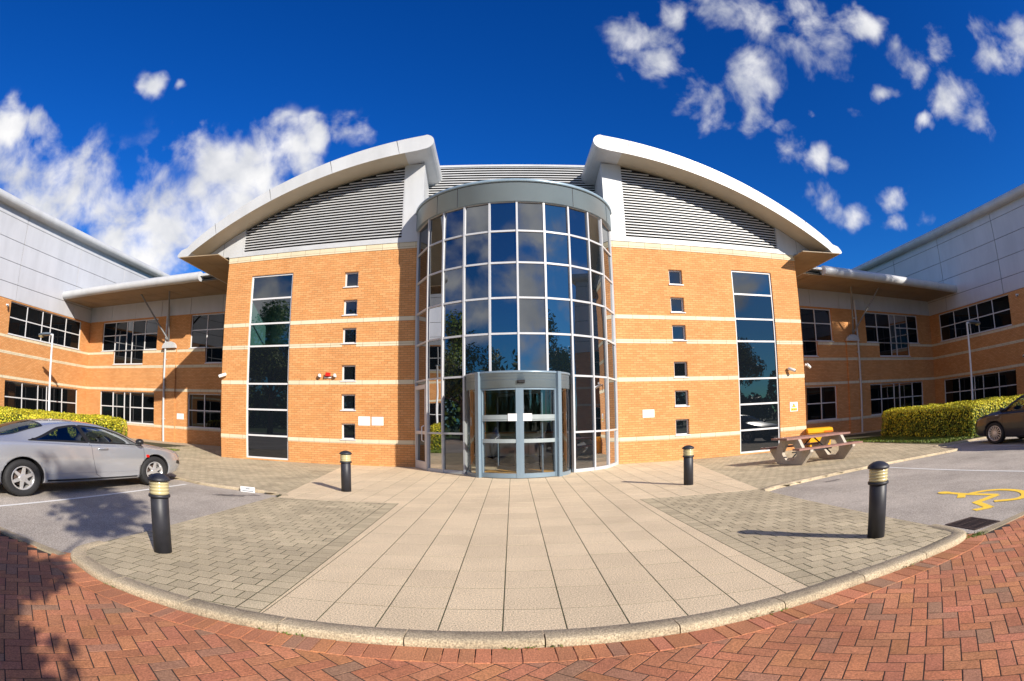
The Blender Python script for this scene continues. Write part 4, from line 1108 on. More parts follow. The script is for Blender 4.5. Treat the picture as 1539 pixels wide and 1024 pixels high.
# ---------------- yellow grit bin
t = empty('grit_bin', (12.05, 19.35, .006), R(-16)); tag(t, 'yellow grit bin with an orange lid edge behind the picnic table', 'grit bin')
b = MB(); P = [(-.42, -.30, 0), (.42, -.30, 0), (.42, .30, 0), (-.42, .30, 0)]; b.hexa(P+[(p[0]*1.12, p[1]*1.15, .58) for p in P], BINY); b.build('tub', t)
b = MB(); b.prism([(-.40, .582), (.40, .582), (.40, .63), (.12, .76), (-.30, .74), (-.40, .66)], lambda p: (-.52, p[0], p[1]), lambda p: (.52, p[0], p[1]), BINY)
lid = b.build('lid', t); b = MB(); b.box(.15, .50, -.415, -.402, .585, .64, BINO); b.build('lid_edge', lid)

# ---------------- lamp posts
def lamp_post(x, y, flip, lab, h):
    t = empty('lamp_post', (x, y, -.005), 0 if not flip else math.pi); tag(t, lab, 'lamp post', 'tall grey lamp posts behind the hedges')
    b = MB(); b.tube([(0, 0, 0), (0, 0, 1.2)], .085, POSTM, 14); b.tube([(0, 0, 1.2), (0, 0, 1.24), (0, 0, h)], [.085, .065, .055], POSTM, 14); b.build('post', t)
    b = MB(); b.tube([(.03, 0, h-.03), (-.55, 0, h+.03)], .05, POSTM, 10); b.build('arm', t)
    b = MB(); rows = []
    for k in range(9):
        u = k/8; xx = -.15-1.05*u; w = .06+.16*math.sin(math.pi*min(1, .15+u*.85)**.8); hh = .05+.07*math.sin(math.pi*(.1+.8*u))
        rows.append([(xx, w*math.cos(a), h+.01-.10*u*.3+(hh if math.sin(a) > 0 else hh*.5)*math.sin(a)) for a in np.linspace(0, 2*math.pi, 14, endpoint=False)])
    b.grid(rows, BLUED, cu=True); b.face(rows[0], BLUED); b.face(rows[-1][::-1], BLUED)
    b.build('lamp_head', t)
    b = MB(); rows = [[(-.80-.32*k/4, .15*math.sin(math.pi*(.25+.5*k/4))*math.cos(a), h-.06-.02*k/4+.085*math.sin(a)*math.sin(math.pi*(.2+.6*k/4))) for a in np.linspace(math.pi, 2*math.pi, 9)] for k in range(5)]
    b.grid(rows, LENS); b.build('diffuser', t)
    return t
lamp_post(-22.35, 21.5, False, 'tall grey lamp post behind the left hedge', 5.05)
lamp_post(23.75, 21.2, True, 'tall grey lamp post behind the right hedge', 5.2)

# ---------------- cameras, floodlights, alarm, signs on the walls
def wall_cam(p, nrm, lab, tilt=-.35, yaw=0.0, L_=.30):
    """bracket on the wall, a knuckle and a white camera body with a dark lens; nrm = outward normal angle"""
    t = empty('security_camera', p, nrm); tag(t, lab, 'security camera', 'white security cameras on the walls')
    b = MB(); b.tube([(0, 0, 0), (.03, 0, 0)], .055, CAMW, 12); b.tube([(.03, 0, 0), (.14, 0, -.02)], .022, CAMW, 8); b.build('bracket', t)
    c = Vector((.15, 0, -.03)); d = Vector((math.cos(tilt)*math.cos(yaw), math.cos(tilt)*math.sin(yaw), math.sin(tilt)))
    b = MB(); b.tube([c-d*.12, c-d*.115, c+d*(L_-.13), c+d*(L_-.12)], [.04, .06, .06, .055], CAMW, 12); body = b.build('camera_body', t)
    b = MB(); b.tube([c+d*(L_-.1195), c+d*(L_-.11)], .045, BLACK, 12); b.build('lens', body)
    return t
fL, fR = FF(-1), FF(1)
nL = math.atan2(-cA, -sA); nR = math.atan2(-cA, sA)
wall_cam(fL(7.45, .0, 3.06), nL, 'white security camera at the outer corner of the left brick front', yaw=-.9)
wall_cam(fR(6.98, .0, 3.05), nR, 'white security camera above the yellow warning sign', yaw=.8)
wall_cam((12.0-.33, 19.56, 3.2), 0, 'white security camera round the right corner of the main block', yaw=.6)
wall_cam((-25.48, 20.25, 6.45), 0, 'white security camera beside the upper windows of the left wing', yaw=-.8)
wall_cam((27.48, 19.8, 6.5), math.pi, 'white security camera beside the upper windows of the right wing', yaw=.8)
wall_cam((27.48, 19.75, 3.25), math.pi, 'white security camera below the stone bands of the right wing', yaw=.4, tilt=-.2)
# alarm beacon between two small floodlights
t = empty('alarm_box', fL(3.13-.06, 0, 3.01), nL); tag(t, 'red alarm beacon on the left brick wall between two floodlights', 'alarm')
b = MB(); b.box(.001, .05, -.13, .13, -.09, -.05, CAMW); b.box(.001, .06, -.09, .12, -.049, -.01, BLACK); b.build('base', t)
b = MB(); b.prism([(-.06, -.03), (.11, -.03), (.12, .09), (-.03, .10)], lambda p: (.061, p[0], p[1]), lambda p: (.15, p[0]*.85, p[1]), REDP); b.build('beacon', t)
for uu, lab in ((3.36, 'small floodlight on the tall-window side of the red alarm beacon'), (2.78, 'small floodlight on the tower side of the red alarm beacon')):
    t = empty('floodlight', fL(uu, 0, 3.01), nL); tag(t, lab, 'floodlight', 'small floodlights beside the alarm')
    b = MB(); b.tube([(0, 0, 0), (.06, 0, 0)], .03, BLACK, 8); b.build('bracket', t)
    b = MB(); b.tube([(.07, 0, -.05), (.10, 0, .0), (.10, 0, .05)], [.055, .06, .04], CAMW, 12); b.build('hood', t)
    b = MB(); b.lathe([(.0, -.07), (.045, -.07), (.05, -.0505), (.0, -.0505)], .085, 0, BLACK, 12); b.build('lamp', t)
def plate(name, fr, u0, u1, z0, z1, lab, cat, rows, seed=1, body=SIGNW, thick=.012):
    """white notice with printed lines too small to read"""
    um, zm = (u0+u1)/2, (z0+z1)/2
    o_ = fr(um, 0, zm); t = empty(name, o_); tag(t, lab, cat)
    F_ = lambda u, w, z: tuple(Vector(fr(u, w, z))-Vector(o_))
    b = MB(); b.fbox(F_, u0, u1, .001, thick, z0, z1, body); b.build('plate', t)
    rg = random.Random(seed); b = MB(); h = (z1-z0)
    for k in range(rows):
        zz = z1-h*(.16+.72*k/max(1, rows-1)) if rows > 1 else zm
        a = u0+(u1-u0)*(.10 if k else .30); e = u1-(u1-u0)*(rg.uniform(.1, .3) if k else .30)
        x = a
        while x < e:
            w_ = rg.uniform(.02, .05); b.fbox(F_, x, min(e, x+w_), thick+.0004, thick+.0012, zz-h*.022, zz+h*.022, INKG); x += w_+.012
    o = b.build('printing', t); return t
plate('notice', fL, 1.51, 1.93, 1.34, 1.64, 'larger white notice on the brick beside the lowest left small window', 'notice', 6, 3)
plate('notice', fL, 1.04, 1.45, 1.35, 1.63, 'smaller white notice, the one nearer the shadowed tower side', 'notice', 6, 4)
plate('notice', fR, .84, 1.26, 1.50, 1.76, 'single white notice on the right brick wall near the tower', 'notice', 6, 5)
plate('notice', recL, UL(-17.13), UL(-16.62), 1.25, 1.55, 'square white notice on the shaded set-back wall beside the left downpipe', 'notice', 5, 6)
t = plate('warning_sign', fR, 6.95, 7.33, 1.45, 1.80, 'yellow and white warning sign with a black triangle on the right brick wall', 'warning sign', 0)
o_ = Vector(fR(7.14, 0, 1.625)); F_ = lambda u, w, z: tuple(Vector(fR(u, w, z))-o_)
b = MB(); b.face([F_(7.04, .0132, 1.60), F_(7.24, .0132, 1.60), F_(7.14, .0132, 1.775)], INKK); b.face([F_(7.073, .0140, 1.618), F_(7.207, .0140, 1.618), F_(7.14, .0140, 1.738)], INKY)
b.fbox(F_, 7.13, 7.15, .0142, .0150, 1.655, 1.71, INKK); b.fbox(F_, 7.13, 7.15, .0142, .0150, 1.63, 1.645, INKK); b.build('warning_triangle', t)
b = MB(); b.fbox(F_, 6.985, 7.295, .0126, .0136, 1.475, 1.575, INKY)
for k in range(9): b.fbox(F_, 7.0+k*.031, 7.022+k*.031, .0138, .0144, 1.495+(k % 2)*.006, 1.515+(k % 3)*.012, INKK)
b.build('yellow_panel', t)
# intercom beside the side door
t = empty('intercom', fL(-.16, 0, 1.48), nL); tag(t, 'grey intercom box on the brick beside the tower side door', 'intercom')
b = MB(); b.box(.001, .09, -.11, .11, -.16, .16, STEEL); b.build('housing', t); b = MB(); b.tube([(.0905, 0, .05), (.095, 0, .05)], .035, BLACK, 12); b.build('speaker', t); b = MB(); b.box(.0902, .094, -.06, .06, -.12, -.04, SIGNW); b.build('keypad', t)
# small plate fixed to the kerb face
t = empty('kerb_sign', (-5.28, 11.115, -.02), R(-8)); tag(t, 'small white bay plate standing on the left kerb face', 'bay sign')
b = MB(); b.box(-.185, .185, -.012, 0, -.055, .075, SIGNW); b.build('plate', t)
b = MB(); b.box(-.05, .06, -.0135, -.0125, .02, .045, INKG); b.box(-.14, .15, -.0135, -.0125, -.025, -.005, INKG); b.build('printing', t)

# ---------------- hedges
def leaf_cloud(name, pts, M, size, parent=None, toneF=None, seed=1):
    """pts: (position, outward normal); one small folded leaf each"""
    rg = np.random.default_rng(seed); n = len(pts)
    P = np.array([p for p, _ in pts], dtype=np.float64); Nn = np.array([q for _, q in pts], dtype=np.float64)
    Nn = Nn+rg.normal(0, .55, (n, 3)); Nn /= np.linalg.norm(Nn, axis=1)[:, None]
    A = np.cross(Nn, rg.normal(0, 1, (n, 3))); A /= np.linalg.norm(A, axis=1)[:, None]; B = np.cross(Nn, A)
    s = size*rg.uniform(.6, 1.25, n)[:, None]
    V = np.empty((n*4, 3)); V[0::4] = P-A*s; V[1::4] = P-B*s*.5+Nn*s*.12; V[2::4] = P+A*s; V[3::4] = P+B*s*.5+Nn*s*.12
    me = bpy.data.meshes.new(name); me.vertices.add(n*4); me.loops.add(n*4); me.polygons.add(n)
    me.vertices.foreach_set('co', V.ravel().astype(np.float32)); me.loops.foreach_set('vertex_index', np.arange(n*4, dtype=np.int32))
    me.polygons.foreach_set('loop_start', np.arange(0, n*4, 4, dtype=np.int32)); me.update(calc_edges=True)
    at = me.color_attributes.new('tint', 'FLOAT_COLOR', 'CORNER')
    c = toneF(P, rg) if toneF else np.ones((n, 3))
    arr = np.ones((n*4, 4), dtype=np.float32); arr[:, :3] = np.repeat(c, 4, axis=0); at.data.foreach_set('color', arr.ravel())
    me.materials.append(M); o = bpy.data.objects.new(name, me); COL.objects.link(o)
    if parent is not None: o.parent = parent
    return o
def hedge(x0, x1, y0, y1, h, lab, seed):
    ox, oy = (x0+x1)/2, (y0+y1)/2
    t = empty('hedge', (ox, oy, .01)); tag(t, lab, 'hedge', 'clipped yellow-green hedges')
    rg = np.random.default_rng(seed); pts = []
    hx, hy = (x1-x0)/2, (y1-y0)/2
    from mathutils import noise as mn
    def lump(x, y, z): return .10*mn.noise(Vector((x*.9+ox, y*.9+oy, z*1.1)))+.05*mn.noise(Vector((x*2.7+ox, y*2.7, z*2.7)))
    r_ = .30
    n = int((2*hx*2*hy*1.0+4*(hx+hy)*h)*620)
    for _ in range(n):
        # a point on a rounded box, pushed out or in by lumps
        f = rg.uniform(0, 2*hx*2*hy+4*(hx+hy)*h)
        if f < 4*hx*hy: p = np.array([rg.uniform(-hx, hx), rg.uniform(-hy, hy), h])
        elif f < 4*hx*hy+4*hx*h: p = np.array([rg.uniform(-hx, hx), hy*rg.choice([-1, 1]), rg.uniform(.04, h)])
        else: p = np.array([hx*rg.choice([-1, 1]), rg.uniform(-hy, hy), rg.uniform(.04, h)])
        core = np.array([min(max(p[0], -hx+r_), hx-r_), min(max(p[1], -hy+r_), hy-r_), min(p[2], h-r_)])
        d = p-core; L_ = np.linalg.norm(d)
        nn = d/L_ if L_ > 1e-6 else np.array([0, 0, 1.])
        q = core+nn*(r_-rg.uniform(0, .10)+lump(*core))
        pts.append((q, nn+np.array([0, 0, .35])))
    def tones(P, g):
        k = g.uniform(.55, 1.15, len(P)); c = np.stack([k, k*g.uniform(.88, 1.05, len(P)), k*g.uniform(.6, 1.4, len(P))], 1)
        gr = g.random(len(P)) < .70-.55*np.clip((P[:, 2]-.55)/.55, 0, 1); c[gr] *= np.array([.26, .40, .6]); return c  # lower leaves darkened green: older growth, plus side shade put into the colour
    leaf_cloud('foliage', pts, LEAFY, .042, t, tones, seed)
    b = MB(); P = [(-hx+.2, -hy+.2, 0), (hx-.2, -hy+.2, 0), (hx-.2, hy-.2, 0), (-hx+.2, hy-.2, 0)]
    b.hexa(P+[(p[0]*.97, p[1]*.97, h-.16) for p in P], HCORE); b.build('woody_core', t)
    return t
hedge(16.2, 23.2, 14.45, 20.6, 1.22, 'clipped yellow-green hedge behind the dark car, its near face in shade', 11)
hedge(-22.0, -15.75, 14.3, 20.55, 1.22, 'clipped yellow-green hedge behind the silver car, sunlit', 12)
# rough grass under the hedges: uncountable
pts = []
rg = np.random.default_rng(5)
for sx in (-1, 1):
    for _ in range(9000):
        x = .55+sx*rg.uniform(13.8, 16.2); y = rg.uniform(14.3, 21.0)
        pts.append((np.array([x, y, .035]), np.array([rg.normal(), rg.normal(), .2])))
def gt(P, g):
    k = g.uniform(.4, 1.1, len(P)); return np.stack([k*g.uniform(.8, 1.5, len(P)), k, k*.7], 1)
o = leaf_cloud('grass', pts, LEAFG, .045, None, gt, 9); tag(o, kind='stuff'); o['label'] = 'rough grass tufts at the foot of the hedges'; o['category'] = 'grass'
# moss and weeds in the kerb joints
pts = []
kl = smooth_pl(ARC_O, .05)
for _ in range(700):
    q = kl[rg.integers(0, len(kl))]
    if mn_ := (math.sin(q[0]*7.1)+math.sin(q[0]*3.3+1) > .9 or q[0] > 4.9): pts.append((np.array([q[0]+rg.normal(0, .015), q[1]-.012+rg.normal(0, .012), -.052+abs(rg.normal(0, .006))]), np.array([rg.normal(), rg.normal(), .6])))
for _ in range(260): pts.append((np.array([5.18+rg.normal(0, .09), 4.46+rg.normal(0, .035), -.05]), np.array([rg.normal(), rg.normal(), .6])))
o = leaf_cloud('moss', pts, LEAFG, .012, None, gt, 10); tag(o, kind='stuff'); o['label'] = 'moss and small weeds along the foot of the kerb'; o['category'] = 'moss'

# ---------------- trees behind the camera: they shade the foreground and show in the glass
def tree(h, rad, seed, nleaf=22000, lo=.25, tk=1.0, path=None):
    t = empty('broadleaf_tree'); rg = random.Random(seed); g = np.random.default_rng(seed)
    b = MB(); b.tube(path or [(0, 0, -.1), (.03, .02, h*.12), (.08, 0, h*.30), (.0, .05, h*.55), (.02, 0, h*.86)], [h*.028*tk, h*.022*tk, h*.018*tk, h*.012*tk, .02][:len(path) if path else 5], BARK, 12); b.build('trunk', t)
    blobs = []
    lm = MB()
    for k in range(15):
        a = k*2.4+rg.uniform(-.3, .3); z0 = h*rg.uniform(lo, max(.7, lo+.12)); rr = rad*rg.uniform(.45, .95)*(1-.45*max(0, (z0/h-.45)))
        e = Vector((rr*math.cos(a), rr*math.sin(a), z0+h*rg.uniform(.08, .22)))
        lm.tube([(0, 0, z0), tuple(Vector((e.x*.5, e.y*.5, z0+(e.z-z0)*.62))), tuple(e)], [h*.010, h*.006, .012], BARK, 7)
        blobs.append((e, rad*rg.uniform(.26, .42)))
        blobs.append((Vector((e.x*.6, e.y*.6, e.z+rad*.12)), rad*rg.uniform(.22, .34)))
    for k in range(5): blobs.append((Vector((rg.uniform(-.25, .25)*rad, rg.uniform(-.25, .25)*rad, h*rg.uniform(max(.75, lo+.05), .98))), rad*rg.uniform(.24, .36)))
    lm.build('limb', t)
    pts = []
    for _ in range(nleaf):
        c, r_ = blobs[rg.randrange(len(blobs))]
        d = Vector((rg.gauss(0, 1), rg.gauss(0, 1), rg.gauss(0, .8))).normalized(); q = c+d*r_*rg.random()**.4
        pts.append((np.array(q), np.array(d)+np.array([0, 0, .4])))
    def tones(P, gg):
        k = gg.uniform(.55, 1.3, len(P)); return np.stack([k*gg.uniform(.85, 1.3, len(P)), k, k*gg.uniform(.6, 1.1, len(P))], 1)
    leaf_cloud('crown', pts, LEAFG, .13, t, tones, seed)
    return t
t0 = tree(5.0, 1.2, 21, 4200, .42)
t0.location = (0.75, -3.5, -.09); tag(t0, 'low leafy tree just behind the camera whose shade falls across the brick road', 'tree')
t0 = tree(7.6, 1.15, 22, 1300, .72, .22, [(-1.75, -.2, -.1), (-1.65, -.2, 2.2), (-.9, -.1, 4.2), (0, 0, 5.8), (.1, 0, 6.9)])
t0.location = (2.5, -3.4, -.09); tag(t0, 'slender leaning tree behind the camera whose dappled shade falls on the left tarmac', 'tree')
t0 = tree(20.5, 3.3, 44, 11000, .77)  # unseen tree added, crown raised so it shades only the right set-back wall
t0.location = (33.6, 4.6, -.09); tag(t0, 'unseen very tall tree added beyond the right wing to shade the right set-back wall', 'tree')
t1 = tree(9.0, 3.3, 33, 16000)
for i, (x, y, sc, rz, lab) in enumerate(((-13, -22, 1.15, 2.0, 'leafy tree across the road, left of the entrance axis'), (-3, -27, 1.25, 4.0, 'tall leafy tree across the road, facing the tower'), (9, -25, 1.0, 1.0, 'smaller leafy tree across the road, right of the entrance axis'),
        (-30, -9, 1.35, 5.1, 'leafy tree on the left, beyond the end of the left wing'), (-37, 5, 1.3, .6, 'leafy tree on the left, furthest from the road'), (-24, -17, 1.45, 3.3, 'tallest leafy tree across the road on the left'),
        (24, -13, 1.1, 2.6, 'leafy tree across the road on the right'), (34, -16, 1.35, 1.5, 'tall leafy tree furthest right across the road')  )):
    o = t1 if i == 0 else copy_tree(t1)
    o.location = (x, y, -.09); o.scale = (sc, sc, sc); o.rotation_euler = (0, 0, rz); tag(o, lab, 'tree', 'trees on the grass across the road')

# ---------------- cars
def cat1(xs, ys):
    """smooth curve through points (monotone-ish cubic)"""
    xs = np.array(xs, float); ys = np.array(ys, float)
    d = np.diff(ys)/np.diff(xs); mm_ = np.zeros(len(xs)); mm_[1:-1] = np.where(d[:-1]*d[1:] > 0, 2*d[:-1]*d[1:]/(d[:-1]+d[1:]+1e-12), 0); mm_[0] = d[0]; mm_[-1] = d[-1]
    def f(x):
        x = min(max(x, xs[0]), xs[-1]); i = min(int(np.searchsorted(xs, x, 'right'))-1, len(xs)-2); h = xs[i+1]-xs[i]; t = (x-xs[i])/h
        return float((2*t**3-3*t*t+1)*ys[i]+(t**3-2*t*t+t)*h*mm_[i]+(-2*t**3+3*t*t)*ys[i+1]+(t**3-t*t)*h*mm_[i+1])
    return f
def car(label, paint, C):
    """C: profile curves in metres, x from tail to nose; everything is stretched along x by C['k'] to the length it has on the ground"""
    k = C['k']; Lc = C['L']
    top, belt, hw, rw, sill = (cat1(*C[n]) for n in ('top', 'belt', 'hw', 'rw', 'sill'))
    def knots(x):
        w, zb_, zt, wr, zs = hw(x), belt(x), top(x), rw(x), sill(x)
        cab = min(1, max(0, (zt-zb_-.04)/.16)); h = zb_-zs
        y7 = (1-cab)*w*.80+cab*(wr+.03); z7 = (1-cab)*(zb_+(zt-zb_)*.62)+cab*(zt-.075)
        return [(0, zs+.02), (w-.16, zs), (w-.045, zs+.035), (w-.012, zs+.30*h), (w, zs+.62*h), (w-.03, zb_-.045), (w-.085, zb_), (y7, z7), (y7*.66, (1-cab)*(zt-.02)+cab*(zt-.02)), (0, zt)]
    def S(x, s):
        K = knots(x); i = min(int(s), 8); t = s-i
        p1, p2 = K[i], K[i+1]; p0 = K[i-1] if i > 0 else (-K[1][0], K[1][1]); p3 = K[i+2] if i < 8 else (-K[8][0], K[8][1])
        c = .5; out = []
        for a in (0, 1):
            m1 = (p2[a]-p0[a])*c; m2 = (p3[a]-p1[a])*c
            d = p2[a]-p1[a]
            out.append((2*t**3-3*t*t+1)*p1[a]+(t**3-2*t*t+t)*m1*.7+(-2*t**3+3*t*t)*p2[a]+(t**3-t*t)*m2*.7)
        return out
    def S3(x, s, side=1, off=0.0):
        y, z = S(x, s)
        if off:
            y2, z2 = S(x, s+.02); y1, z1 = S(x, s-.02); n = Vector((z2-z1, -(y2-y1)))
            if n.length > 1e-9: n.normalize()
            y, z = y+n.x*off, z+n.y*off
        return (x*k, side*y, z)
    root = empty('parked_car'); tag(root, label, 'car')
    # body shell
    xs = sorted(set(list(np.linspace(0, Lc, 76))+[.02, .05, Lc-.02, Lc-.05])); ss = list(np.linspace(0, 9, 55))
    b = MB(); rows = []
    for x in xs: rows.append([S3(x, s, 1) for s in ss]+[S3(x, s, -1) for s in ss[-2:0:-1]])
    b.grid(rows, paint, cu=True); b.face(rows[0], paint); b.face(rows[-1][::-1], paint)
    b.m(TRIM)
    body = b.build('body', root)
    # wheel arches cut out of the shell
    cut = MB(); rw_ = C['wr']
    for wx in C['wx']:
        for sd_ in (-1, 1):
            n = 40; ra = rw_+.052; pa = [((wx+ra*math.cos(a))*k, ra*math.sin(a)+rw_) for a in np.linspace(0, 2*math.pi, n, endpoint=False)]
            y0, y1 = sd_*.50, sd_*1.2
            A = [(p[0], y0, p[1]) for p in pa]; B_ = [(p[0], y1, p[1]) for p in pa]
            cut.m(paint); cut.face(A, TRIM); cut.face(B_[::-1], TRIM); cut.grid([A, B_], TRIM, cu=True)
    co = cut.build('cutter'); md = body.modifiers.new('arch', 'BOOLEAN'); md.object = co; md.operation = 'DIFFERENCE'; md.solver = 'EXACT'
    bpy.context.view_layer.update(); dg = bpy.context.evaluated_depsgraph_get()
    me = bpy.data.meshes.new_from_object(body.evaluated_get(dg)); body.modifiers.clear(); body.data = me
    bpy.data.objects.remove(co)
    # openings for the glass
    def spar(c):
        x = c.x/k; K = knots(x); y, z = abs(c.y), c.z
        if z < K[6][1]-.01: return x, 5.0
        if y > K[7][0]-.004 or z < K[7][1]: return x, 6+min(.999, max(0, (z-K[6][1])/max(.01, K[7][1]-K[6][1])))
        return x, 7+2*(K[7][0]-y)/max(.01, K[7][0])
    def inpoly(x, s, poly): return inside((x, s), poly)
    glz = C['glass']
    bm = bmesh.new(); bm.from_mesh(me); kill = []
    for f in bm.faces:
        c = f.calc_center_median(); x, s_ = spar(c)
        if s_ >= 6 and any(inpoly(x, s_, p) for p in glz): kill.append(f)
    bmesh.ops.delete(bm, geom=kill, context='FACES'); bm.to_mesh(me); bm.free(); me.update()
    # glass panes and their black surrounds
    for gi, poly in enumerate(glz):
        mid = max(p[1] for p in poly) > 8
        for sd_ in ((1,) if mid else (1, -1)):
            g = MB(); e = MB()
            xa, xb = min(p[0] for p in poly), max(p[0] for p in poly); nx = 26; ns = 14
            # slices across the outline
            def span(x):
                hits = []
                for i in range(len(poly)):
                    p, q = poly[i], poly[(i+1) % len(poly)]
                    if (p[0] <= x < q[0]) or (q[0] <= x < p[0]): hits.append(p[1]+(q[1]-p[1])*(x-p[0])/(q[0]-p[0]))
                return (min(hits), max(hits)) if len(hits) >= 2 else None
            rows = []
            for i in range(nx+1):
                x = xa+(xb-xa)*(i*.998+.001)/nx; sp_ = span(x)
                if not sp_: continue
                lo, hi = sp_
                if mid: rows.append([S3(x, lo+(9-lo)*j/ns, 1, .003) for j in range(ns+1)]+[S3(x, 9-(9-lo)*j/ns, -1, .003) for j in range(1, ns+1)])
                else: rows.append([S3(x, lo+(hi-lo)*j/ns, sd_, .003) for j in range(ns+1)])
            g.grid(rows, CARG)
            gl = g.build('windscreen' if mid and xa > 2.2 else ('rear_window' if mid else 'side_window'), root, recalc=False)
            bd = C['trimw']
            P = [Vector((p[0]*k, p[1]*.42)) for p in poly]; ctr = sum(P, Vector((0, 0)))/len(P)
            m_ = len(poly)
            for i in range(m_):
                p, q = poly[i], poly[(i+1) % m_]
                if mid and abs(p[1]-9) < .01 and abs(q[1]-9) < .01: continue
                a, c_ = Vector((p[0]*k, p[1]*.42)), Vector((q[0]*k, q[1]*.42)); d = (c_-a); ln_ = d.length
                if ln_ < 1e-6: continue
                d.normalize(); n_ = Vector((-d.y, d.x)); n_ = n_ if n_.dot(ctr-a) > 0 else -n_
                st = max(3, int(ln_/.05)); rr_ = []
                for j in range(st+1):
                    base = a+(c_-a)*j/st; row = []
                    for o_ in (-bd*.8, bd*.3, bd):
                        w_ = base+n_*o_; row.append((w_.x/k, min(9, w_.y/.42)))
                    rr_.append(row)
                for sg in ((1, -1) if mid else (sd_,)): e.grid([[S3(x, s_, sg, .005) for x, s_ in r_] for r_ in rr_], TRIM)
            e.build('window_trim', root, recalc=False)
    # interior
    b = MB(); xa, xb = C['cabin']; P = [(xa*k, -.62, .30), (xb*k, -.62, .30), (xb*k, .62, .30), (xa*k, .62, .30)]; b.hexa(P+[(p[0], p[1]*1.05, C['inz']) for p in P], CARIN)
    b.box((xb-.50)*k, xb*k, -.60, .60, C['inz']+.001, C['inz']+.08, CARIN)
    b.build('interior', root)
    for sx_ in C['seats']:
        for yy in (-.36, .36):
            b = MB(); xx = sx_*k
            b.grid([[(xx+dx*k-.12*(z-.75)*k*.5, yy+w_*math.cos(a), z) if True else 0 for a in [0]]+[(xx+(dx+.09*math.cos(a))*k-.14*(z-.75)*k, yy+w_*math.sin(a), z) for a in np.linspace(0, 2*math.pi, 12, endpoint=False)][0:] for z, w_, dx in ((.70, .22, 0), (.9, .24, 0), (1.02, .20, 0), (1.05, .10, 0), (1.06, .11, 0), (1.15, .13, 0), (1.19, .06, 0))], CARIN)
            b.build('seat', root)
    b = MB(); cx_, cz = (xb-.62)*k, C['inz']+.12; b.tube([(cx_+.06*math.sin(a)*1, -.36+.18*math.cos(a), cz+.16*math.sin(a)) for a in np.linspace(0, 2*math.pi, 24)], .016, TRIM, 6, cap=False); b.build('steering_wheel', root)
    # shut lines, following the surface
    def seam(pts, w_=.006, M_=JOINT, name='shut_line', sides=(1, -1), off=.0015):
        for sd_ in sides:
            b = MB(); r0 = []; pl = []
            for (p, q) in zip(pts[:-1], pts[1:]):
                for j in range(8): pl.append((p[0]+(q[0]-p[0])*j/8, p[1]+(q[1]-p[1])*j/8))
            pl.append(pts[-1])
            b.tube([S3(x, s_, sd_, off-.002) for x, s_ in pl], w_*.8, M_, 5); b.build(name, root)
    for pl in C['seams']: seam(pl)
    if 'crease' in C: seam(C['crease'], .006, paint, 'crease')
    # wheels
    for wx in C['wx']:
        for sd_ in (-1, 1):
            wy = sd_*(hw(wx)-.115); w = empty('wheel', (wx*k, wy, rw_)); w.parent = root
            w.scale = (k, 1, 1)
            def lat(prof, M_, n=40):
                b = MB(); b.grid([[(r*math.sin(2*math.pi*i/n), sd_*y, r*math.cos(2*math.pi*i/n)) for i in range(n)] for r, y in prof], M_, cu=True); return b
            ri = C['rim']
            lat([(ri, -.085), (ri+.02, -.10), (rw_-.02, -.10), (rw_, -.08), (rw_, .075), (rw_-.014, .096), (rw_-.05, .106), (ri+.012, .098), (ri-.002, .082)], RUB).build('tyre', w)
            b = lat([(ri-.002, .083), (ri-.010, .088), (ri-.022, .082), (ri-.030, .02), (ri-.035, -.08)], ALLOY)
            ns_ = C['spokes']
            for q in range(ns_):
                a = 2*math.pi*q/ns_+.2; hw0, hw1 = C['spw']
                ca_, sa_ = math.cos(a), math.sin(a)
                def pt(r, t_, y): return (r*sa_+t_*ca_, sd_*y, r*ca_-t_*sa_)
                r0_, r1_ = .045, ri-.012
                b.hexa([pt(r0_, -hw0, .05), pt(r0_, hw0, .05), pt(r1_, hw1, .055), pt(r1_, -hw1, .055), pt(r0_, -hw0*.8, .083), pt(r0_, hw0*.8, .083), pt(r1_, hw1*.8, .078), pt(r1_, -hw1*.8, .078)], ALLOY)
            b.grid([[(r*math.sin(2*math.pi*i/20), sd_*y, r*math.cos(2*math.pi*i/20)) for i in range(20)] for r, y in ((.075, .05), (.072, .078), (.055, .088), (.03, .086), (.0, .086))], ALLOY, cu=True)
            b.build('rim', w)
            lat([(.0, .012), (.13, .012), (.135, .0), (.135, -.02)], GRAT, 28).build('brake_disc', w)
            lat([(rw_-.03, -.105), (.0, -.105)], CARIN, 24).build('backing', w)
    # small fittings
    for f_ in C['fit']: f_(root, S3, k)
    return root
def blob(root, name, c, r, M_, k=1):
    b = MB(); rows = [[(c[0]+r[0]*math.cos(a)*math.cos(e), c[1]+r[1]*math.sin(a)*math.cos(e), c[2]+r[2]*math.sin(e)) for a in np.linspace(0, 2*math.pi, 16, endpoint=False)] for e in np.linspace(-math.pi/2, math.pi/2, 9)]
    b.grid(rows, M_, cu=True); return b.build(name, root)
def patch(name, poly, M_, off=.004, sides=(1, -1)):
    """a panel that follows the body: outline in (x, s)"""
    def f(root, S3, k):
        for sd_ in sides:
            b = MB(); n = len(poly); cx_ = sum(p[0] for p in poly)/n; cs = sum(p[1] for p in poly)/n
            ring_ = []
            for i in range(n):
                p, q = poly[i], poly[(i+1) % n]
                for j in range(5): ring_.append((p[0]+(q[0]-p[0])*j/5, p[1]+(q[1]-p[1])*j/5))
            rows = [[S3(cx_+(x-cx_)*t_, cs+(s_-cs)*t_, sd_, off*(1 if t_ < .9 else .6)) for x, s_ in ring_] for t_ in (.02, .35, .7, 1.0)]
            b.grid(rows, M_, cu=True); b.build(name, root, recalc=False)
    return f
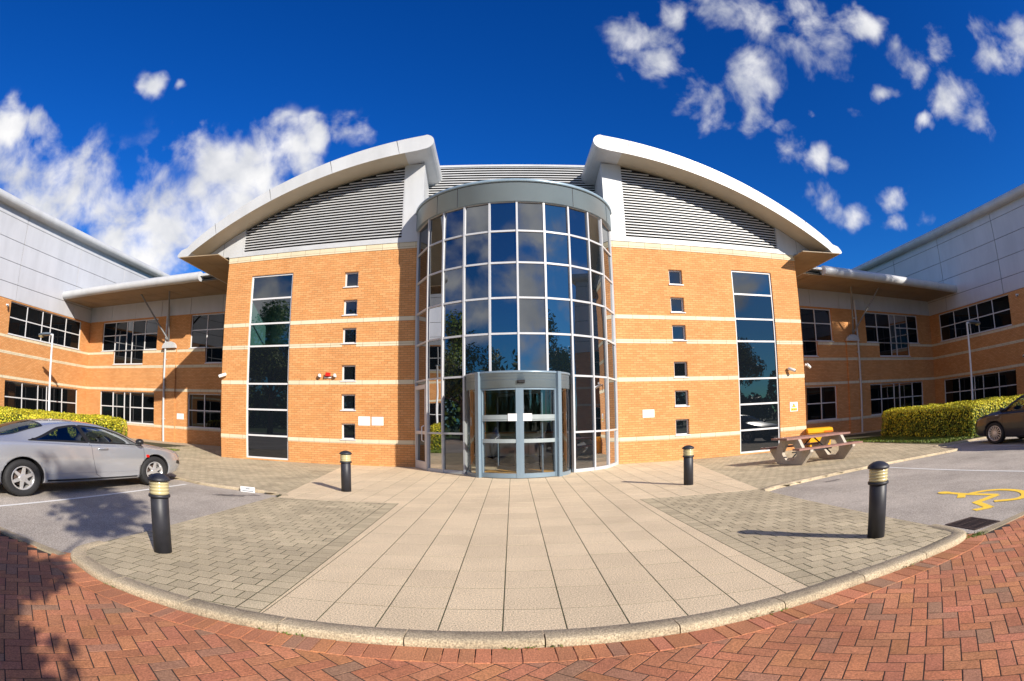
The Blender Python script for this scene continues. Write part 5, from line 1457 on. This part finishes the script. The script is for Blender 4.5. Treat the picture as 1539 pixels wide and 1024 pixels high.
def mirrors(x, z, y):
    def f(root, S3, k):
        for sd_ in (1, -1):
            o = blob(root, 'door_mirror', (x*k, sd_*(y+.075), z), (.07*k, .10, .065), TRIM)
    return f
def handle(x, s_):
    def f(root, S3, k):
        for sd_ in (1, -1):
            b = MB(); b.tube([S3(x-.10, s_, sd_, .002), S3(x-.085, s_, sd_, .028), S3(x+.085, s_, sd_, .028), S3(x+.10, s_, sd_, .002)], .014, SILV, 8); b.build('door_handle', root)
            b = MB(); b.tube([S3(x-.09, s_-.06, sd_, -.01), S3(x+.09, s_-.06, sd_, -.01)], .014, TRIM, 6); b.build('handle_recess', root)
    return f
COUPE = dict(L=4.62, k=1.395, wr=.315, rim=.205, wx=(1.02, 3.72), spokes=6, spw=(.036, .024),
    top=([0, .10, .35, .62, .95, 1.35, 1.75, 2.15, 2.55, 2.9, 3.25, 3.55, 3.9, 4.25, 4.45, 4.58, 4.62], [.66, .93, 1.0, 1.035, 1.10, 1.215, 1.295, 1.325, 1.30, 1.225, 1.09, .945, .875, .795, .73, .64, .52]),
    belt=([0, .10, .35, .9, 1.6, 2.4, 3.2, 3.6, 4.1, 4.45, 4.62], [.60, .86, .925, .945, .93, .90, .875, .84, .765, .67, .46]),
    hw=([0, .08, .35, .9, 1.6, 2.6, 3.6, 4.1, 4.4, 4.56, 4.62], [.52, .68, .80, .875, .885, .875, .87, .83, .74, .60, .46]),
    rw=([0, .6, 1.2, 2.0, 2.8, 3.4, 4.62], [.62, .58, .57, .575, .58, .64, .66]),
    sill=([0, .12, .5, 1.5, 3.3, 4.3, 4.52, 4.62], [.44, .32, .23, .20, .19, .22, .27, .34]),
    glass=[[(1.16, 6.12), (1.75, 6.80), (2.02, 6.90), (2.13, 6.90), (2.28, 6.12)], [(2.31, 6.12), (2.165, 6.92), (2.75, 6.92), (3.13, 6.80), (3.44, 6.30), (3.46, 6.12)],
           [(.74, 7.2), (1.50, 7.2), (1.56, 9.0), (.70, 9.0)], [(2.82, 7.2), (3.46, 7.2), (3.54, 9.0), (2.74, 9.0)]],
    trimw=.030, cabin=(1.2, 3.45), inz=.80, seats=(1.65, 2.45),
    seams=[[(2.30, 6.0), (2.33, 4.0), (2.40, 2.6), (2.50, 2.25), (2.9, 2.2), (3.38, 2.25), (3.44, 2.8), (3.46, 4.5), (3.46, 6.0)], [(.06, 5.2), (.35, 4.4), (.52, 3.4), (.60, 2.7)]],
    crease=[(1.42, 2.75), (2.4, 2.8), (3.35, 2.75)],
    fit=[handle(2.55, 4.75), mirrors(3.30, .955, .86), patch('indicator', [(3.505, 4.15), (3.575, 4.15), (3.575, 4.38), (3.505, 4.38)], REDL), patch('headlight', [(4.26, 5.2), (4.50, 4.9), (4.52, 5.5), (4.36, 6.6), (4.22, 6.3)], CLEARL),
         patch('bumper_strip', [(4.33, 3.55), (4.59, 3.2), (4.60, 3.75), (4.36, 4.05)], TRIM), patch('tail_light', [(.02, 4.6), (.17, 4.4), (.20, 5.4), (.04, 5.6)], REDL),
         patch('fuel_flap', [(.70+.10*math.cos(a), 5.0+.42*math.sin(a)) for a in np.linspace(0, 2*math.pi, 14, endpoint=False)], SILV, off=.003, sides=(1,)), patch('sill_trim', [(1.45, 2.02), (3.3, 2.02), (3.3, 2.25), (1.45, 2.25)], TRIM)])
c1 = car('silver two-door coupe parked on the left beside the white bay line', SILV, COUPE)
hd = math.atan2(10.65-6.92, -7.42+7.97)
rear = Vector((-7.97, 6.92)); dv = Vector((math.cos(hd), math.sin(hd))); side = Vector((-dv.y, dv.x))
org = rear-dv*(1.02*1.395)+side*.86
c1.location = (org.x, org.y, -.06); c1.rotation_euler = (0, 0, hd)
SALOON = dict(L=4.40, k=1.38, wr=.325, rim=.235, wx=(.85, 3.45), spokes=15, spw=(.013, .012),
    top=([0, .08, .3, .62, .95, 1.3, 1.7, 2.2, 2.6, 2.95, 3.3, 3.7, 4.1, 4.3, 4.4], [.62, .98, 1.04, 1.10, 1.26, 1.42, 1.47, 1.475, 1.42, 1.26, 1.06, .97, .87, .76, .52]),
    belt=([0, .08, .4, 1.0, 1.8, 2.6, 3.2, 3.7, 4.1, 4.32, 4.4], [.58, .88, .96, .98, .965, .945, .925, .88, .78, .64, .46]),
    hw=([0, .08, .4, 1.0, 2.0, 3.0, 3.7, 4.1, 4.3, 4.4], [.55, .70, .82, .87, .88, .875, .85, .78, .66, .50]),
    rw=([0, .8, 1.5, 2.2, 2.8, 3.3, 4.4], [.62, .58, .575, .58, .60, .66, .68]),
    sill=([0, .12, .5, 1.5, 3.2, 4.1, 4.4], [.42, .32, .23, .2, .2, .23, .32]),
    glass=[[(.95, 6.12), (1.25, 6.85), (1.92, 6.9), (1.96, 6.12)], [(2.03, 6.12), (2.0, 6.9), (2.55, 6.9), (2.95, 6.78), (3.22, 6.3), (3.24, 6.12)], [(.58, 7.2), (1.2, 7.2), (1.25, 9.0), (.55, 9.0)], [(2.62, 7.2), (3.24, 7.2), (3.3, 9.0), (2.55, 9.0)]],
    trimw=.028, cabin=(1.0, 3.25), inz=.84, seats=(1.3, 2.2),
    seams=[[(1.98, 6.0), (2.0, 4.0), (2.05, 2.3), (3.0, 2.25), (3.1, 2.8), (3.16, 4.5), (3.16, 6.0)], [(3.22, 6.6), (3.6, 6.5), (4.1, 6.3)]],
    fit=[handle(2.15, 4.9), mirrors(3.1, 1.02, .86), patch('indicator', [(3.30, 4.9), (3.42, 4.85), (3.42, 5.05), (3.30, 5.1)], CLEARL), patch('headlight', [(3.98, 5.1), (4.22, 4.8), (4.26, 5.3), (4.12, 6.3), (3.96, 6.0)], CLEARL), patch('tail_light', [(.02, 4.6), (.2, 4.4), (.2, 5.4), (.04, 5.6)], REDL), patch('bumper_strip', [(3.95, 2.4), (4.36, 2.4), (4.36, 2.75), (3.98, 2.7)], TRIM)])
c2 = car('dark grey car at the right edge, parked nose to the hedge', DARKC, SALOON)
hd = R(86); dv = Vector((math.cos(hd), math.sin(hd))); side = Vector((-dv.y, dv.x))
fw = Vector((14.62, 12.05)); org = fw-dv*(3.45*1.38)-side*.86
c2.location = (org.x, org.y, -.06); c2.rotation_euler = (0, 0, hd)

# unseen belt of woodland added behind the camera to darken reflections and fill light
rg = np.random.default_rng(77); pts = []
for _ in range(26000):
    u = rg.uniform(0, 1)
    if u < .62: x = rg.uniform(-75, 75); y = -46+rg.normal(0, 2.2)
    else: x = -58+rg.normal(0, 2.2); y = rg.uniform(-46, 24)
    hh = 6.5+2.6*math.sin(x*.21+y*.17)+1.6*math.sin(x*.53+1.3+y*.41)+.9*math.sin(x*1.3+y*1.1)
    pts.append((np.array([x, y, hh*rg.uniform(0, 1)**.7-.1]), np.array([rg.normal(0, .4), .7, .5])))
o = leaf_cloud('added_far_wood', pts, LEAFG, .55, None, gt, 78); tag(o, kind='stuff'); o['label'] = 'unseen belt of dark green woodland added across the road to darken reflections'; o['category'] = 'woodland'
